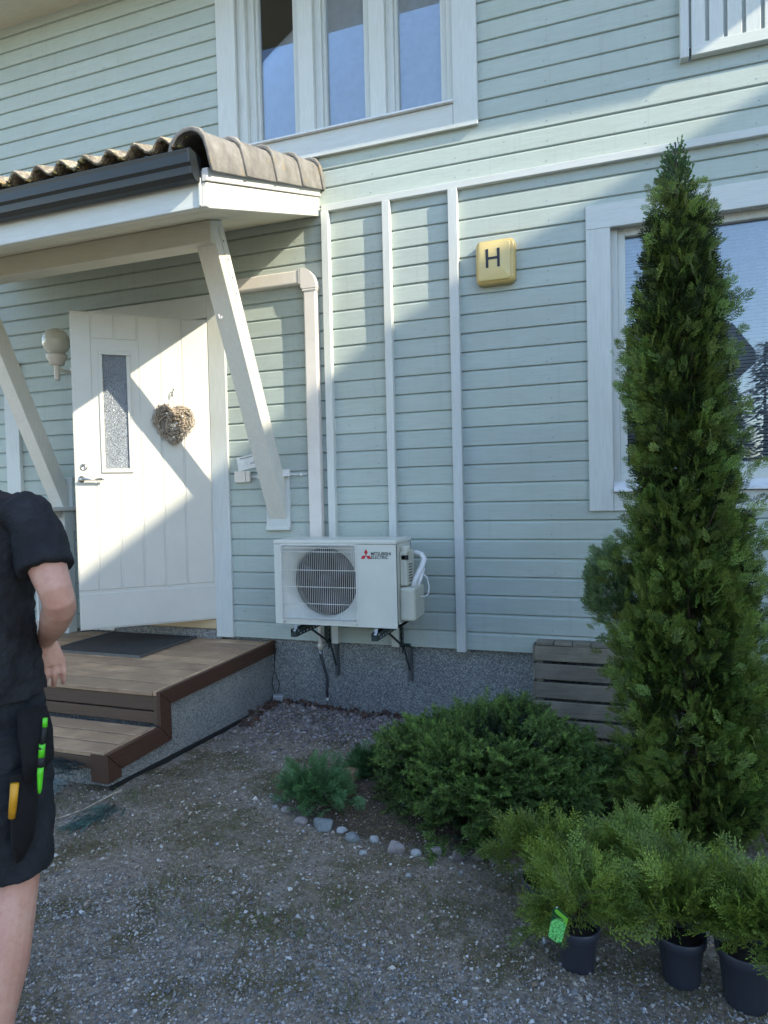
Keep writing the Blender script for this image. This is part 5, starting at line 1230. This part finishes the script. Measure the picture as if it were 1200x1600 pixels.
build(MB().tube([(.255, -.113, .868), (.252, -.114, .838)], .0075, 10), 'pen_clip', 'pen_green', pn, True, local=True)
build(MB().tube([(.252, -.114, .838), (.2505, -.115, .816)], .0082, 10), 'pen_loop', 'black', pn, True, local=True)
build(MB().tube([(.2505, -.115, .816), (.249, -.116, .80), (.247, -.117, .765), (.246, -.117, .755)], [.0072, .007, .0048, .003], 10), 'pen_tip', 'pen_green', pn, True, local=True)
build(MB().tube([(.203, -.142, .79), (.199, -.144, .75), (.194, -.144, .712)], [.0095, .009, .008], 8), 'knife_handle', 'yellow', person, True, local=True)
build(MB().tube([(.05, -.130, .828), (.09, -.132, .836), (.125, -.128, .848), (.15, -.118, .860)], [.0022, .003, .003, .0015], 6), 'orange_piping', 'orange', person, True, local=True)
for s, (x, y) in ((1, (.115, -.16)), (-1, (-.11, .09))):
    shm = MB(); limb(shm, [(x, y - .13, .05), (x, y - .10, .05), (x, y, .048), (x, y + .10, .036), (x, y + .15, .03)], [(.02, .03), (.036, .05), (.042, .048), (.046, .036), (.03, .026)], 16, Vector((0, 0, 1)))
    limb(shm, [(x, y - .05, .05), (x, y - .045, .12)], [(.044, .05), (.045, .05)], 14); o = remeshed(shm, 'shoe', 'shoe', .006, 2)

# ================================================================== SURROUNDINGS BEHIND AND BESIDE THE CAMERA
# neighbouring gabled house on the right whose shadow crosses the wall
nh = thing('neighbour_house', 'light green gabled house standing to the right of the yard', 'house', (11, -2.75, -1.6))
NX = 8.0
build(MB().prism([(1.45, -1.9), (1.45, 5.1), (-2.75, 6.55), (-6.95, 5.1), (-6.95, -1.9)], NX + .3, NX + 9, 'x'), 'wall', 'siding', nh)
build(MB().prism([(2.05, 5.04), (-2.75, 6.72), (-7.55, 5.04), (-7.55, 5.20), (-2.75, 6.90), (2.05, 5.20)][:3] + [(-7.55, 5.04), (-7.6, 4.90), (-2.75, 6.55), (2.1, 4.90)], NX, NX + 9.3, 'x'), 'roof', 'verge', nh)
for (y0, z0) in ((-1.2, 0), (-4.8, 0), (-1.2, 2.9), (-4.8, 2.9)):
    wn = bx('window', 'white_z', nh, NX + .27, NX + .31, y0 - .6, y0 + .6, z0 - .1, z0 + 1.3); bx('pane', 'frosted', wn, NX + .26, NX + .269, y0 - .5, y0 + .5, z0, z0 + 1.2)
# outbuilding across the yard, seen mirrored in the big window
ob = thing('outbuilding', 'low outbuilding across the yard with a dark roof', 'shed', (-1, -18, -1.2))
build(MB().prism([(-7, -1.3), (3.05, -1.3), (3.05, 3.3), (-7, 3.3)], -16, -22, 'y'), 'wall', 'white_z', ob)
build(MB().prism([(-7.6, 3.2), (3.5, 3.2), (3.5, 3.5), (2.95, 4.3), (-7.0, 4.3), (-7.6, 3.5)], -15.4, -22.6, 'y'), 'roof', 'gutter', ob)
def far_conifer(x, y, h, r, lab):
    t = thing('far_conifer', lab, 'tree', (x, y, -1.3), 'conifers across the yard'); build(MB().tube([(x, y, -1.4), (x, y, h - .6)], [.16, .02], 6), 'trunk', 'bark', t)
    n = 2200; u = rng.uniform(0, 1, n) ** .7; z = h - u * (h + .9); th = rng.uniform(0, 6.283, n); rr = r * u * rng.uniform(.35, 1, n) * (1 + .25 * np.sin(z * 9)); P = np.stack([rr * np.cos(th), rr * np.sin(th), z + 1.3], 1)
    D = unit(np.stack([np.cos(th), np.sin(th), rng.normal(-.2, .2, n)], 1)); S = unit(np.cross(D, [0, 0, 1])); V = kite(P, D, S, rng.uniform(.3, .6, n), rng.uniform(.06, .14, n)).reshape(-1, 3)
    fastmesh('crown', V, np.arange(len(V)).reshape(-1, 4), 'leaf', t, np.repeat(pick([(.03, .05, .02), (.04, .065, .025), (.02, .035, .015)], n), 4, 0))
FARL = ['short conifer just right of the outbuilding', 'mid-height conifer second to the right of the outbuilding', 'tall conifer third to the right of the outbuilding', 'tallest conifer at the right of the yard', 'small conifer hidden behind the outbuilding corner', 'conifer just left of the outbuilding', 'broad conifer further left of the outbuilding', 'tall conifer at the far left of the yard', 'conifer at the far right end of the hedge']
for k, (x, y, h, r) in enumerate(((4.6, -27, 4.2, 1.5), (6.4, -30, 6.5, 2.0), (8.6, -28, 7.2, 2.2), (11, -31, 7.5, 2.3), (3.3, -32, 4.6, 1.6), (-8, -30, 8, 2.4), (-13, -27, 8.5, 2.5), (-19, -30, 9, 2.6), (14.5, -26, 8, 2.4))): far_conifer(x, y, h, r, FARL[k])
hedge = MB()
n = 9000; xs = rng.uniform(-20, 16, n); P = np.stack([xs, -24 + rng.normal(0, .5, n), -1.2 + rng.uniform(0, 1.7, n)], 1); D = unit(rng.normal(0, 1, (n, 3))); S = unit(np.cross(D, rng.normal(0, 1, (n, 3)))); V = kite(P, D, S, rng.uniform(.2, .4, n), rng.uniform(.05, .12, n)).reshape(-1, 3)
ho = fastmesh('hedge', V, np.arange(len(V)).reshape(-1, 4), 'leaf', tint=np.repeat(pick([(.07, .11, .03), (.10, .14, .04), (.05, .08, .025)], n), 4, 0)); ho.location = (0, 0, 0); tag(ho, 'long clipped green hedge across the yard', 'hedge')
